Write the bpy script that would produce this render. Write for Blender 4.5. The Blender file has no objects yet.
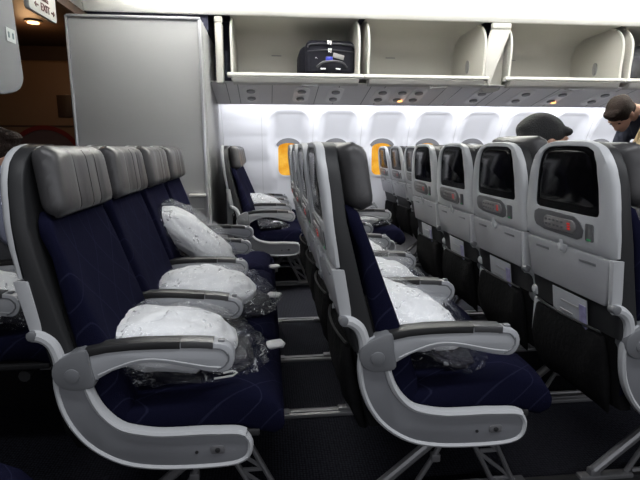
import bpy, bmesh, math, random
from mathutils import Vector, Matrix, noise
random.seed(7)
PI = math.pi
SC = bpy.context.scene
COL = SC.collection

# ------------------------------------------------------------------ camera
FPX = 488.0
cam_d = bpy.data.cameras.new('camera')
cam_d.sensor_fit = 'HORIZONTAL'; cam_d.sensor_width = 36.0
cam_d.lens = FPX * 36.0 / 640.0
cam_d.clip_start = 0.02; cam_d.clip_end = 60
cam = bpy.data.objects.new('camera', cam_d); COL.objects.link(cam)
cam.location = (0, 0, 1.14)
yaw, pit = 0.107, 0.187
fw = Vector((math.sin(yaw) * math.cos(pit), math.cos(yaw) * math.cos(pit), -math.sin(pit)))
cam.rotation_euler = fw.to_track_quat('-Z', 'Y').to_euler()
SC.camera = cam

# ------------------------------------------------------------------ world and exposure
w = bpy.data.worlds.new('cabin_world'); SC.world = w; w.use_nodes = True
w.node_tree.nodes['Background'].inputs[0].default_value = (0.75, 0.8, 1.0, 1)
w.node_tree.nodes['Background'].inputs[1].default_value = 0.02
SC.view_settings.view_transform = 'Standard'
SC.view_settings.look = 'None'
SC.view_settings.gamma = 1
SC.view_settings.use_curve_mapping = False
SC.view_settings.exposure = 0.0

# ------------------------------------------------------------------ lights of the cabin
def area(name, loc, to, sx, sy, power, col=(1, 1, 1), spread=PI):
    d = bpy.data.lights.new(name, 'AREA'); d.shape = 'RECTANGLE'; d.size = sx; d.size_y = sy
    d.energy = power; d.color = col; d.spread = spread
    o = bpy.data.objects.new(name, d); COL.objects.link(o); o.location = loc
    v = (Vector(to) - Vector(loc)).normalized()
    # local x stays along world x
    zax = -v; xax = Vector((1, 0, 0)); yax = zax.cross(xax).normalized()
    o.rotation_euler = Matrix((xax, yax, zax)).transposed().to_euler()
    return o
# valance light hidden behind the service panels, washing the sidewall
area('valance_light', (2.6, 4.64, 1.60), (2.6, 5.0, 1.42), 6.1, 0.05, 62, (0.93, 0.95, 1.0))
# the same valance light on the photographer's side of the cabin
area('valance_light_near', (1.0, -1.75, 1.62), (1.0, 0.9, 0.75), 7.0, 0.10, 44, (0.93, 0.95, 1.0))
# cove light of the far aisle, on top of the centre bins, washing the ceiling
area('cove_light_far', (2.4, 2.92, 2.0), (2.4, 3.75, 2.62), 6.8, 0.05, 200, (1.0, 0.99, 0.95), 1.08)
# cove light of the near aisle
area('cove_light_near', (1.4, 0.75, 2.28), (1.4, 0.75, 0), 5.0, 0.22, 48, (0.95, 0.97, 1.0))
# ceiling wash of the far aisle
area('aisle_light_far', (2.2, 3.25, 2.29), (2.2, 3.25, 0), 6.0, 0.30, 15, (0.95, 0.97, 1.0))

# ------------------------------------------------------------------ materials
def mat(name, col, rough=0.5, metal=0.0, noise_s=None, noise_a=0.0, bump=0.0, bump_s=200, emit=None, estr=0, spec=0.5, coat=0, ior=1.45):
    m = bpy.data.materials.new(name); m.use_nodes = True
    nt = m.node_tree; b = nt.nodes['Principled BSDF']
    b.inputs['Base Color'].default_value = (*col, 1)
    b.inputs['Roughness'].default_value = rough
    b.inputs['Metallic'].default_value = metal
    b.inputs['Specular IOR Level'].default_value = spec
    b.inputs['IOR'].default_value = ior
    if coat: b.inputs['Coat Weight'].default_value = coat
    tc = None
    if noise_s or bump: tc = nt.nodes.new('ShaderNodeTexCoord')
    if noise_s:
        n = nt.nodes.new('ShaderNodeTexNoise'); n.inputs['Scale'].default_value = noise_s; n.inputs['Detail'].default_value = 4
        nt.links.new(tc.outputs['Object'], n.inputs['Vector'])
        mx = nt.nodes.new('ShaderNodeMix'); mx.data_type = 'RGBA'
        mx.inputs['A'].default_value = (*[c * (1 - noise_a) for c in col], 1)
        mx.inputs['B'].default_value = (*[min(1, c * (1 + noise_a)) for c in col], 1)
        nt.links.new(n.outputs['Fac'], mx.inputs['Factor']); nt.links.new(mx.outputs['Result'], b.inputs['Base Color'])
    if bump:
        n2 = nt.nodes.new('ShaderNodeTexNoise'); n2.inputs['Scale'].default_value = bump_s; n2.inputs['Detail'].default_value = 3
        nt.links.new(tc.outputs['Object'], n2.inputs['Vector'])
        bp = nt.nodes.new('ShaderNodeBump'); bp.inputs['Strength'].default_value = bump; bp.inputs['Distance'].default_value = 0.01
        nt.links.new(n2.outputs['Fac'], bp.inputs['Height']); nt.links.new(bp.outputs['Normal'], b.inputs['Normal'])
    if emit:
        b.inputs['Emission Color'].default_value = (*emit, 1); b.inputs['Emission Strength'].default_value = estr
    return m

def fabric_mat():
    m = mat('navy_fabric', (0.006, 0.0064, 0.018), 0.9, bump=0.3, bump_s=420, spec=0.02)
    nt = m.node_tree; b = nt.nodes['Principled BSDF']
    tc = nt.nodes.new('ShaderNodeTexCoord')
    sep = nt.nodes.new('ShaderNodeSeparateXYZ'); nt.links.new(tc.outputs['Object'], sep.inputs[0])
    def M(op, a, bb=None, clampit=False):
        n = nt.nodes.new('ShaderNodeMath'); n.operation = op; n.use_clamp = clampit
        for i, v in enumerate((a, bb)):
            if v is None: continue
            if isinstance(v, (int, float)): n.inputs[i].default_value = v
            else: nt.links.new(v, n.inputs[i])
        return n.outputs[0]
    # u = across, v = along the cushion (x - z)
    u = sep.outputs['Y']; v = M('SUBTRACT', sep.outputs['X'], sep.outputs['Z'])
    wv = M('MULTIPLY', M('SINE', M('MULTIPLY', v, 16.0)), 0.018)
    l1 = M('ABSOLUTE', M('SUBTRACT', M('FRACT', M('MULTIPLY', M('ADD', M('ADD', u, M('MULTIPLY', v, 0.55)), wv), 7.5)), 0.5))
    l2 = M('ABSOLUTE', M('SUBTRACT', M('FRACT', M('MULTIPLY', M('SUBTRACT', M('SUBTRACT', u, M('MULTIPLY', v, 0.55)), wv), 7.5)), 0.5))
    ln = M('MINIMUM', l1, l2)
    fac = M('LESS_THAN', ln, 0.016)
    mx = nt.nodes.new('ShaderNodeMix'); mx.data_type = 'RGBA'
    mx.inputs['A'].default_value = (0.006, 0.0064, 0.018, 1); mx.inputs['B'].default_value = (0.014, 0.015, 0.034, 1)
    nt.links.new(fac, mx.inputs['Factor']); nt.links.new(mx.outputs['Result'], b.inputs['Base Color'])
    return m

def carpet_mat():
    m = mat('carpet', (0.012, 0.013, 0.020), 0.95, spec=0.1)
    nt = m.node_tree; b = nt.nodes['Principled BSDF']
    tc = nt.nodes.new('ShaderNodeTexCoord')
    mp = nt.nodes.new('ShaderNodeMapping'); mp.inputs['Scale'].default_value = (90, 90, 90)
    nt.links.new(tc.outputs['Object'], mp.inputs['Vector'])
    ck = nt.nodes.new('ShaderNodeTexVoronoi'); ck.inputs['Scale'].default_value = 1.0; ck.inputs['Randomness'].default_value = 0.25
    nt.links.new(mp.outputs['Vector'], ck.inputs['Vector'])
    cr = nt.nodes.new('ShaderNodeValToRGB')
    cr.color_ramp.elements[0].position = 0.25; cr.color_ramp.elements[0].color = (0.020, 0.021, 0.028, 1)
    cr.color_ramp.elements[1].position = 0.55; cr.color_ramp.elements[1].color = (0.004, 0.004, 0.007, 1)
    nt.links.new(ck.outputs['Distance'], cr.inputs['Fac']); nt.links.new(cr.outputs['Color'], b.inputs['Base Color'])
    bp = nt.nodes.new('ShaderNodeBump'); bp.inputs['Strength'].default_value = 0.5; bp.inputs['Distance'].default_value = 0.003
    nt.links.new(ck.outputs['Distance'], bp.inputs['Height']); nt.links.new(bp.outputs['Normal'], b.inputs['Normal'])
    return m

def film_mat():
    m = bpy.data.materials.new('clear_plastic_film'); m.use_nodes = True
    nt = m.node_tree; nt.nodes.clear()
    out = nt.nodes.new('ShaderNodeOutputMaterial')
    tr = nt.nodes.new('ShaderNodeBsdfTransparent'); tr.inputs[0].default_value = (0.985, 0.985, 0.99, 1)
    gl = nt.nodes.new('ShaderNodeBsdfGlossy'); gl.inputs['Roughness'].default_value = 0.10
    gl.inputs['Color'].default_value = (0.9, 0.92, 0.95, 1)
    df = nt.nodes.new('ShaderNodeBsdfDiffuse'); df.inputs['Color'].default_value = (0.75, 0.77, 0.8, 1)
    tc = nt.nodes.new('ShaderNodeTexCoord')
    n = nt.nodes.new('ShaderNodeTexNoise'); n.inputs['Scale'].default_value = 26; n.inputs['Detail'].default_value = 6; n.inputs['Distortion'].default_value = 1.6
    nt.links.new(tc.outputs['Object'], n.inputs['Vector'])
    bp = nt.nodes.new('ShaderNodeBump'); bp.inputs['Strength'].default_value = 0.9; bp.inputs['Distance'].default_value = 0.02
    nt.links.new(n.outputs['Fac'], bp.inputs['Height'])
    nt.links.new(bp.outputs['Normal'], gl.inputs['Normal'])
    cr = nt.nodes.new('ShaderNodeValToRGB'); cr.color_ramp.elements[0].position = 0.60; cr.color_ramp.elements[1].position = 0.66
    cr.color_ramp.elements[0].color = (0.01, 0.01, 0.01, 1); cr.color_ramp.elements[1].color = (0.4, 0.4, 0.4, 1)
    nt.links.new(n.outputs['Fac'], cr.inputs['Fac'])
    m1 = nt.nodes.new('ShaderNodeMixShader'); nt.links.new(cr.outputs['Color'], m1.inputs['Fac'])
    nt.links.new(tr.outputs[0], m1.inputs[1]); nt.links.new(df.outputs[0], m1.inputs[2])
    m2 = nt.nodes.new('ShaderNodeMixShader'); m2.inputs['Fac'].default_value = 0.09
    nt.links.new(m1.outputs[0], m2.inputs[1]); nt.links.new(gl.outputs[0], m2.inputs[2])
    nt.links.new(m2.outputs[0], out.inputs[0])
    return m

def amber_mat():
    m = bpy.data.materials.new('amber_outside_light'); m.use_nodes = True
    nt = m.node_tree; nt.nodes.clear()
    out = nt.nodes.new('ShaderNodeOutputMaterial'); em = nt.nodes.new('ShaderNodeEmission')
    tc = nt.nodes.new('ShaderNodeTexCoord')
    n = nt.nodes.new('ShaderNodeTexNoise'); n.inputs['Scale'].default_value = 9; n.inputs['Detail'].default_value = 3
    nt.links.new(tc.outputs['Object'], n.inputs['Vector'])
    cr = nt.nodes.new('ShaderNodeValToRGB')
    cr.color_ramp.elements[0].position = 0.3; cr.color_ramp.elements[0].color = (0.78, 0.30, 0.015, 1)
    cr.color_ramp.elements[1].position = 0.72; cr.color_ramp.elements[1].color = (1.0, 0.58, 0.08, 1)
    nt.links.new(n.outputs['Fac'], cr.inputs['Fac']); nt.links.new(cr.outputs['Color'], em.inputs['Color'])
    em.inputs['Strength'].default_value = 1.0
    nt.links.new(em.outputs[0], out.inputs[0]); return m

def glass_mat():
    m = bpy.data.materials.new('window_glass'); m.use_nodes = True
    nt = m.node_tree; nt.nodes.clear()
    out = nt.nodes.new('ShaderNodeOutputMaterial'); tr = nt.nodes.new('ShaderNodeBsdfTransparent')
    gl = nt.nodes.new('ShaderNodeBsdfGlossy'); gl.inputs['Roughness'].default_value = 0.03
    fr = nt.nodes.new('ShaderNodeFresnel'); fr.inputs['IOR'].default_value = 1.3
    mx = nt.nodes.new('ShaderNodeMixShader'); nt.links.new(fr.outputs[0], mx.inputs[0])
    nt.links.new(tr.outputs[0], mx.inputs[1]); nt.links.new(gl.outputs[0], mx.inputs[2]); nt.links.new(mx.outputs[0], out.inputs[0])
    return m

MT = dict(
    shell=mat('light_grey_shell', (0.42, 0.43, 0.445), 0.38, noise_s=900, noise_a=0.06),
    endf=mat('end_frame_grey', (0.18, 0.185, 0.20), 0.36, noise_s=800, noise_a=0.05),
    binout=mat('bin_outer_cream', (0.58, 0.57, 0.54), 0.45),
    frame=mat('painted_frame_grey', (0.34, 0.35, 0.37), 0.36, metal=0.0, noise_s=800, noise_a=0.05),
    trim=mat('dark_side_trim', (0.021, 0.0215, 0.023), 0.5, spec=0.3, noise_s=700, noise_a=0.12),
    cap=mat('dark_armrest_cap', (0.022, 0.022, 0.023), 0.42, spec=0.3),
    capl=mat('mid_armrest_cap', (0.06, 0.06, 0.063), 0.35),
    pivot=mat('pivot_cover_grey', (0.14, 0.145, 0.155), 0.35),
    leather=mat('grey_leather', (0.050, 0.049, 0.051), 0.38, noise_s=6, noise_a=0.10, bump=0.22, bump_s=14),
    navy=fabric_mat(),
    black=mat('black_fabric', (0.007, 0.007, 0.0075), 0.9, bump=0.3, bump_s=60, spec=0.08),
    screen=mat('black_screen', (0.002, 0.002, 0.0026), 0.14, spec=0.5, ior=1.2),
    bezel=mat('black_bezel', (0.003, 0.003, 0.0035), 0.25, spec=0.5, ior=1.2),
    tray=mat('tray_grey', (0.30, 0.305, 0.32), 0.4, noise_s=900, noise_a=0.06),
    ctrl=mat('control_grey', (0.085, 0.085, 0.09), 0.35),
    ctrl2=mat('handset_grey', (0.17, 0.165, 0.165), 0.35),
    metal=mat('leg_metal', (0.20, 0.20, 0.21), 0.4, metal=0.5),
    dmetal=mat('dark_metal', (0.03, 0.03, 0.032), 0.5, metal=0.3),
    red=mat('red_readout', (0.2, 0.0, 0.0), 0.4, emit=(1, 0.03, 0.02), estr=0.28),
    green=mat('green_led', (0, 0.2, 0.05), 0.4, emit=(0.05, 0.8, 0.25), estr=0.07),
    white=mat('pillow_white', (0.86, 0.87, 0.88), 0.7, noise_s=12, noise_a=0.08, bump=0.3, bump_s=25),
    paper=mat('white_paper', (0.55, 0.55, 0.55), 0.6),
    blanket=mat('dark_blanket', (0.008, 0.008, 0.016), 0.8, bump=0.6, bump_s=60),
    film=film_mat(), glass=glass_mat(), amber=amber_mat(), carpet=carpet_mat(),
    wall=mat('sidewall_white', (0.62, 0.62, 0.64), 0.45, noise_s=3, noise_a=0.02),
    bin=mat('bin_cream', (0.50, 0.49, 0.45), 0.45, noise_s=500, noise_a=0.03),
    lip=mat('bin_lip_cream', (0.85, 0.84, 0.79), 0.35),
    ceil=mat('ceiling_white', (0.88, 0.88, 0.85), 0.5),
    psu=mat('service_panel_grey', (0.88, 0.87, 0.87), 0.5),
    psud=mat('seam_grey', (0.45, 0.45, 0.45), 0.4),
    unit=mat('service_unit_plate', (0.93, 0.92, 0.91), 0.4),
    knob=mat('dark_knob', (0.25, 0.25, 0.255), 0.35),
    part=mat('partition_laminate', (0.29, 0.292, 0.296), 0.5, metal=0.0, noise_s=600, noise_a=0.05),
    alu=mat('partition_edge_aluminium', (0.5, 0.5, 0.53), 0.3, metal=0.5),
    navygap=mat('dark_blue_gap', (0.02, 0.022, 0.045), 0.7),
    brown=mat('galley_brown', (0.20, 0.125, 0.07), 0.5, noise_s=2, noise_a=0.1),
    brown2=mat('galley_dark_brown', (0.05, 0.03, 0.02), 0.5),
    redp=mat('red_strap', (0.16, 0.012, 0.01), 0.5),
    lamp=mat('reading_lamp_glow', (1, 0.6, 0.3), 0.4, emit=(1, 0.42, 0.12), estr=3.0),
    lampw=mat('galley_lamp_glow', (1, 0.8, 0.5), 0.4, emit=(1, 0.62, 0.3), estr=3.5),
    sign=mat('sign_white', (0.62, 0.62, 0.58), 0.4),
    signt=mat('sign_lettering_red', (0.10, 0.03, 0.03), 0.5),
    suit=mat('suitcase_fabric', (0.009, 0.009, 0.014), 0.8, spec=0.15, bump=0.4, bump_s=150),
    suitt=mat('suitcase_trim', (0.03, 0.03, 0.036), 0.3),
    chrome=mat('bright_metal', (0.75, 0.75, 0.75), 0.25, metal=0.8),
    blue=mat('blue_label', (0.02, 0.03, 0.35), 0.4),
    skin=mat('skin', (0.42, 0.24, 0.17), 0.5, noise_s=30, noise_a=0.08),
    hairb=mat('dark_brown_hair', (0.016, 0.010, 0.008), 0.75, spec=0.15, bump=0.8, bump_s=120),
    hairy=mat('blonde_hair', (0.38, 0.27, 0.13), 0.45, bump=0.9, bump_s=110),
    hood=mat('charcoal_knit', (0.022, 0.022, 0.023), 0.85, bump=0.5, bump_s=160),
    shirt=mat('navy_shirt', (0.012, 0.014, 0.028), 0.8, bump=0.3, bump_s=60),
    lilac=mat('pale_blue_shirt', (0.20, 0.21, 0.28), 0.8, bump=0.3, bump_s=60),
    plaid=mat('grey_trousers', (0.05, 0.05, 0.055), 0.85),
    eye=mat('eye', (0.03, 0.02, 0.02), 0.2),
    shade=mat('window_shade', (0.55, 0.55, 0.56), 0.5),
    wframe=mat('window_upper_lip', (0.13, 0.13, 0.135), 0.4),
    stick=mat('placard', (0.62, 0.66, 0.66), 0.5), stickd=mat('placard_ink', (0.15, 0.22, 0.24), 0.5),
)

# ------------------------------------------------------------------ mesh helpers
def smooth_mesh(me, ang=35):
    for p in me.polygons: p.use_smooth = True
    try: me.set_sharp_from_angle(angle=math.radians(ang))
    except Exception: pass
def mesh_of(name, bm, m, ang=35):
    bmesh.ops.recalc_face_normals(bm, faces=bm.faces[:])
    me = bpy.data.meshes.new(name); bm.to_mesh(me); bm.free(); me.materials.append(m)
    smooth_mesh(me, ang); return me
def ob(name, data, parent=None, loc=None, rot=None):
    o = bpy.data.objects.new(name, data); COL.objects.link(o)
    if parent: o.parent = parent
    if loc: o.location = loc
    if rot: o.rotation_euler = rot
    return o
def put(name, bm, m, parent=None, ang=35): return ob(name, mesh_of(name, bm, m, ang), parent)
def thing(name, label, cat, loc=(0, 0, 0), rz=0, group=None):
    o = bpy.data.objects.new(name, None); COL.objects.link(o); o.location = loc; o.rotation_euler = (0, 0, rz)
    o.empty_display_size = 0.05
    return tag(o, label, cat, group)
def tag(o, label, cat, group=None):
    o['label'] = label; o['category'] = cat
    if group: o['group'] = group
    return o
def struct(name, bm, m, parent=None, ang=35):
    o = put(name, bm, m, parent, ang)
    if parent is None: o['kind'] = 'structure'
    return o
def catmull(pts, n=4, closed=True):
    out = []; L = len(pts)
    P = [Vector(p) for p in pts]
    rng = range(L) if closed else range(L - 1)
    for i in rng:
        p0 = P[(i - 1) % L] if closed or i > 0 else P[i]
        p1 = P[i]; p2 = P[(i + 1) % L]
        p3 = P[(i + 2) % L] if closed or i + 2 < L else P[i + 1]
        for k in range(n):
            t = k / n
            out.append(0.5 * ((2 * p1) + (p2 - p0) * t + (2 * p0 - 5 * p1 + 4 * p2 - p3) * t * t + (3 * p1 - p0 - 3 * p2 + p3) * t ** 3))
    if not closed: out.append(P[-1].copy())
    return out
def prism(bm, pts, a0, a1, axis='y', bev=0.0, seg=2, fn=None):
    """outline extruded along an axis; pts are 2D in the other two axes"""
    def mk(p, a):
        if axis == 'y': return Vector((p[0], a, p[1]))
        if axis == 'x': return Vector((a, p[0], p[1]))
        return Vector((p[0], p[1], a))
    t = bmesh.new()
    A = [t.verts.new(mk(p, a0)) for p in pts]; B = [t.verts.new(mk(p, a1)) for p in pts]
    f0 = t.faces.new(A); f1 = t.faces.new(list(reversed(B))); n = len(pts)
    for i in range(n): t.faces.new((A[i], B[i], B[(i + 1) % n], A[(i + 1) % n]))
    bmesh.ops.recalc_face_normals(t, faces=t.faces[:])
    if bev > 0:
        es = [e for e in t.edges if e in f0.edges[:] or e in f1.edges[:]]
        bmesh.ops.bevel(t, geom=es, offset=bev, segments=seg, affect='EDGES', profile=0.5, clamp_overlap=True)
    if fn:
        for v in t.verts: v.co = fn(v.co)
    merge(bm, t)
def merge(bm, t):
    me = bpy.data.meshes.new('tmp'); t.to_mesh(me); t.free(); bm.from_mesh(me); bpy.data.meshes.remove(me)
def box(bm, x0, x1, y0, y1, z0, z1, bev=0.0, seg=2, M=None):
    t = bmesh.new(); bmesh.ops.create_cube(t, size=1)
    for v in t.verts: v.co = Vector(((x0 + x1) / 2 + v.co.x * (x1 - x0), (y0 + y1) / 2 + v.co.y * (y1 - y0), (z0 + z1) / 2 + v.co.z * (z1 - z0)))
    if bev > 0: bmesh.ops.bevel(t, geom=t.edges[:], offset=min(bev, 0.49 * min(abs(x1 - x0), abs(y1 - y0), abs(z1 - z0))), segments=seg, affect='EDGES', profile=0.5)
    if M: bmesh.ops.transform(t, matrix=M, verts=t.verts[:])
    merge(bm, t)
def loft(bm, rings, cap=True, closed=True):
    V = [[bm.verts.new(p) for p in r] for r in rings]; n = len(V[0])
    for a, b in zip(V[:-1], V[1:]):
        for i in range(n if closed else n - 1):
            bm.faces.new((a[i], a[(i + 1) % n], b[(i + 1) % n], b[i]))
    if cap:
        bm.faces.new(list(reversed(V[0]))); bm.faces.new(V[-1])
def tube(bm, pts, r, n=8, squash=None):
    P = [Vector(p) for p in pts]; rings = []
    prev = None
    for i, p in enumerate(P):
        d = (P[min(i + 1, len(P) - 1)] - P[max(i - 1, 0)]).normalized()
        ref = Vector((0, 1, 0)) if abs(d.y) < 0.9 else Vector((0, 0, 1))
        a = d.cross(ref).normalized(); b = d.cross(a).normalized()
        rr = r[i] if isinstance(r, (list, tuple)) else r
        s = squash or 1.0
        rings.append([p + (a * math.cos(t) + b * math.sin(t) * s) * rr for t in [2 * PI * k / n for k in range(n)]])
    loft(bm, rings)
def disc(bm, c, r, h, axis='y', n=20, bev=0.0):
    pts = [(c[0] + r * math.cos(2 * PI * k / n), c[1] + r * math.sin(2 * PI * k / n)) for k in range(n)]
    prism(bm, pts, h[0], h[1], axis, bev)
def rrect(cx, cy, w, h, r, n=5):
    out = []
    for (sx, sy, a0) in ((1, 1, 0), (-1, 1, 90), (-1, -1, 180), (1, -1, 270)):
        for k in range(n + 1):
            a = math.radians(a0 + 90 * k / n)
            out.append((cx + sx * (w / 2 - r) + r * math.cos(a), cy + sy * (h / 2 - r) + r * math.sin(a)))
    return out
def superring(cx, cy, z, hx, hy, e=3.5, n=28, fn=None):
    out = []
    for k in range(n):
        t = 2 * PI * k / n; c, s = math.cos(t), math.sin(t)
        x = cx + hx * math.copysign(abs(c) ** (2 / e), c); y = cy + hy * math.copysign(abs(s) ** (2 / e), s)
        v = Vector((x, y, z)); out.append(fn(v) if fn else v)
    return out
def sstep(a, b, x):
    t = max(0, min(1, (x - a) / (b - a))); return t * t * (3 - 2 * t)
def interp(tab, z):
    if z <= tab[0][0]: return tab[0][1]
    for (a, va), (b, vb) in zip(tab[:-1], tab[1:]):
        if z <= b: return va + (vb - va) * (z - a) / (b - a)
    return tab[-1][1]

# ================================================================== THE SETTING
X0, X1 = -5.0, 7.0
bm = bmesh.new(); box(bm, X0, X1, -2.2, 5.3, -0.06, 0.0); struct('floor', bm, MT['carpet'])
# sidewall with scooped window bays
WX = [0.228 + 0.497 * k for k in range(0, 9)]
PROF = [(0.0, 5.05), (0.3, 5.13), (0.7, 5.17), (1.0, 5.15), (1.25, 5.07), (1.4, 4.99), (1.52, 4.90), (1.64, 4.78)]
def bay(x, z):
    d = 0
    for wx in WX:
        hw = 0.205 - 0.03 * sstep(1.2, 0.8, z)
        u = abs(x - wx) / hw
        if u < 1.25:
            top = 1.50 - 0.10 * max(0, u) ** 4
            ramp = 0.12 * sstep(top, top - 0.02, z) + 0.88 * max(0.0, min(1.0, (top - z) / 0.28)) ** 1.3
            a = sstep(1.10, 0.62, u) * ramp * sstep(0.55, 0.80, z)
            d = max(d, a)
    return d
def wally(x, z):
    y = interp(PROF, z); return y + bay(x, z) * (5.205 - y)
WZ0, WZ1, WW = 0.845, 1.195, 0.115
bm = bmesh.new(); nx, nz = 330, 80
xs = [-0.50 + (4.6 + 0.50) * i / nx for i in range(nx + 1)]; zs = [1.64 * j / nz for j in range(nz + 1)]
V = [[bm.verts.new((x, wally(x, z), z)) for x in xs] for z in zs]
def inwin(x, z, g=0.0):
    for wx in WX:
        dx = max(0, abs(x - wx) - (WW - 0.07)); dz = max(0, abs(z - (WZ0 + WZ1) / 2) - ((WZ1 - WZ0) / 2 - 0.07))
        if math.hypot(dx, dz) < 0.07 - g: return True
    return False
for j in range(nz):
    for i in range(nx):
        cx, cz = (xs[i] + xs[i + 1]) / 2, (zs[j] + zs[j + 1]) / 2
        if inwin(cx, cz): continue
        bm.faces.new((V[j][i], V[j][i + 1], V[j + 1][i + 1], V[j + 1][i]))
struct('wall_left', bm, MT['wall'], ang=60)
# window units
for k, wx in enumerate(WX):
    zc = (WZ0 + WZ1) / 2
    def onwall(co, wx=wx): return Vector((co.x, wally(co.x, co.z) + co.y, co.z))
    out = rrect(wx, zc, 2 * WW + 0.03, WZ1 - WZ0 + 0.03, 0.085, 8); inn = rrect(wx, zc, 2 * WW - 0.012, WZ1 - WZ0 - 0.012, 0.066, 8)
    bm = bmesh.new()
    rings = [[onwall(Vector((p[0], 0.02, p[1]))) for p in out], [onwall(Vector((p[0], -0.006, p[1]))) for p in out],
             [onwall(Vector((p[0], -0.006, p[1]))) for p in inn], [onwall(Vector((p[0], 0.045, p[1]))) for p in inn]]
    loft(bm, rings, cap=False)
    fr = struct('window_%d' % (k + 1), bm, MT['wall'], ang=40)
    yw = 5.235
    bm = bmesh.new(); prism(bm, rrect(wx, zc, 2 * WW + 0.02, WZ1 - WZ0 + 0.02, 0.08, 8), yw, yw + 0.004); put('pane', bm, MT['glass'], fr)
    # dark upper lip of the shade housing
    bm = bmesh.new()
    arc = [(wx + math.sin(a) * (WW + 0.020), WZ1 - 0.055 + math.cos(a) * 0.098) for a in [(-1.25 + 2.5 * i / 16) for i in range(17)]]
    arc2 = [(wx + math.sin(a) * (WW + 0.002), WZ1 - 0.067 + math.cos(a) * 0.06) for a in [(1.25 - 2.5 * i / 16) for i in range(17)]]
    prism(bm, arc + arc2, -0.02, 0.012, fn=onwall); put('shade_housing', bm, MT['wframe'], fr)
    if k >= 4 or k == 1:
        bm = bmesh.new(); prism(bm, rrect(wx, zc, 2 * WW + 0.01, WZ1 - WZ0 + 0.01, 0.075, 8), yw - 0.045, yw - 0.038); put('window_shade', bm, MT['shade'], fr)
# panel seams on the sidewall
for i, sx in enumerate([-0.045] + [(WX[k] + WX[k + 1]) / 2 + d for k in range(0, 8) for d in (-0.006,)]):
    bm = bmesh.new()
    rings = []
    for j in range(30):
        z = 0.05 + 1.56 * j / 29; y = wally(sx, z) - 0.0015
        rings.append([Vector((sx - 0.0025, y, z)), Vector((sx + 0.0025, y, z)), Vector((sx + 0.0025, y + 0.003, z)), Vector((sx - 0.0025, y + 0.003, z))])
    loft(bm, rings); struct('trim_%d' % (10 + i), bm, MT['psud'])
# the amber-lit outside, seen through the panes
bm = bmesh.new(); box(bm, -1.2, 6.5, 5.75, 5.78, -0.2, 2.6); o = struct('wall_outside', bm, MT['amber'])
# ceiling: near aisle, centre, far aisle cove
bm = bmesh.new()
prof = [(-2.2, 1.75), (-1.4, 2.1), (-0.6, 2.34), (1.2, 2.36), (2.7, 2.36), (3.35, 2.36), (3.62, 2.33), (3.82, 2.26), (3.93, 2.18), (3.97, 2.125), (4.0, 2.125), (4.0, 2.18), (3.9, 2.42), (1.2, 2.45), (-2.2, 2.42)]
prism(bm, prof, -1.30, X1, 'x'); struct('ceiling', bm, MT['ceil'])
bm = bmesh.new(); prism(bm, prof, -1.85, -1.31, 'x'); struct('ceiling_aft', bm, MT['ceil'])
bm = bmesh.new(); box(bm, X0, X1, -2.25, -2.2, 0, 1.8); struct('wall_right', bm, MT['wall'])
bm = bmesh.new(); box(bm, X1, X1 + 0.05, -2.25, 5.2, 0, 2.45); struct('wall_front', bm, MT['wall'])
bm = bmesh.new(); box(bm, X0 - 0.05, X0, -2.25, 5.2, 0, 2.45); struct('wall_back', bm, MT['brown2'])
# seat tracks
for i, y in enumerate((1.40, 1.94, 2.50, 3.11, 3.99, 4.85)):
    bm = bmesh.new(); box(bm, -0.72, 4.6, y - 0.028, y + 0.028, -0.004, 0.016, 0.005); box(bm, -0.72, 4.6, y - 0.012, y + 0.012, 0.01, 0.021, 0.002)
    struct('trim_%d' % (2 + i), bm, MT['metal'] if i != 0 else MT['dmetal'])

# monument with the big grey panel behind the window seats
mon = thing('partition_cabinet', 'tall plain grey laminated partition cabinet behind the window seats', 'partition', (-0.86, 4.3, 0))
def at(o, bm, n, m, ang=35):
    x = put(n, bm, m, o, ang)
    x.matrix_parent_inverse = Matrix.Translation(o.location).inverted() if o.rotation_euler.z == 0 else Matrix.Identity(4)
    return x
bm = bmesh.new(); box(bm, -1.30, -0.425, 3.60, 5.20, 0.0, 2.005, 0.018, 3); at(mon, bm, 'cabinet_body', MT['part'])
bm = bmesh.new(); box(bm, -1.305, -0.46, 3.588, 3.602, 0.70, 0.705); box(bm, -0.432, -0.420, 3.66, 3.668, 0, 1.99); at(mon, bm, 'seam', MT['psud'])
bm = bmesh.new()
box(bm, -0.448, -0.428, 3.590, 3.606, 0.0, 2.0, 0.006); box(bm, -1.31, -1.292, 3.588, 3.606, 0, 2.0, 0.004); box(bm, -1.30, -0.43, 3.588, 3.606, 1.99, 2.008, 0.005)
at(mon, bm, 'edge_trim', MT['alu'])
bm = bmesh.new(); box(bm, -0.56, -0.44, 3.560, 3.595, 0.795, 0.815, 0.007); at(mon, bm, 'bumper_rail', MT['lip'])

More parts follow.
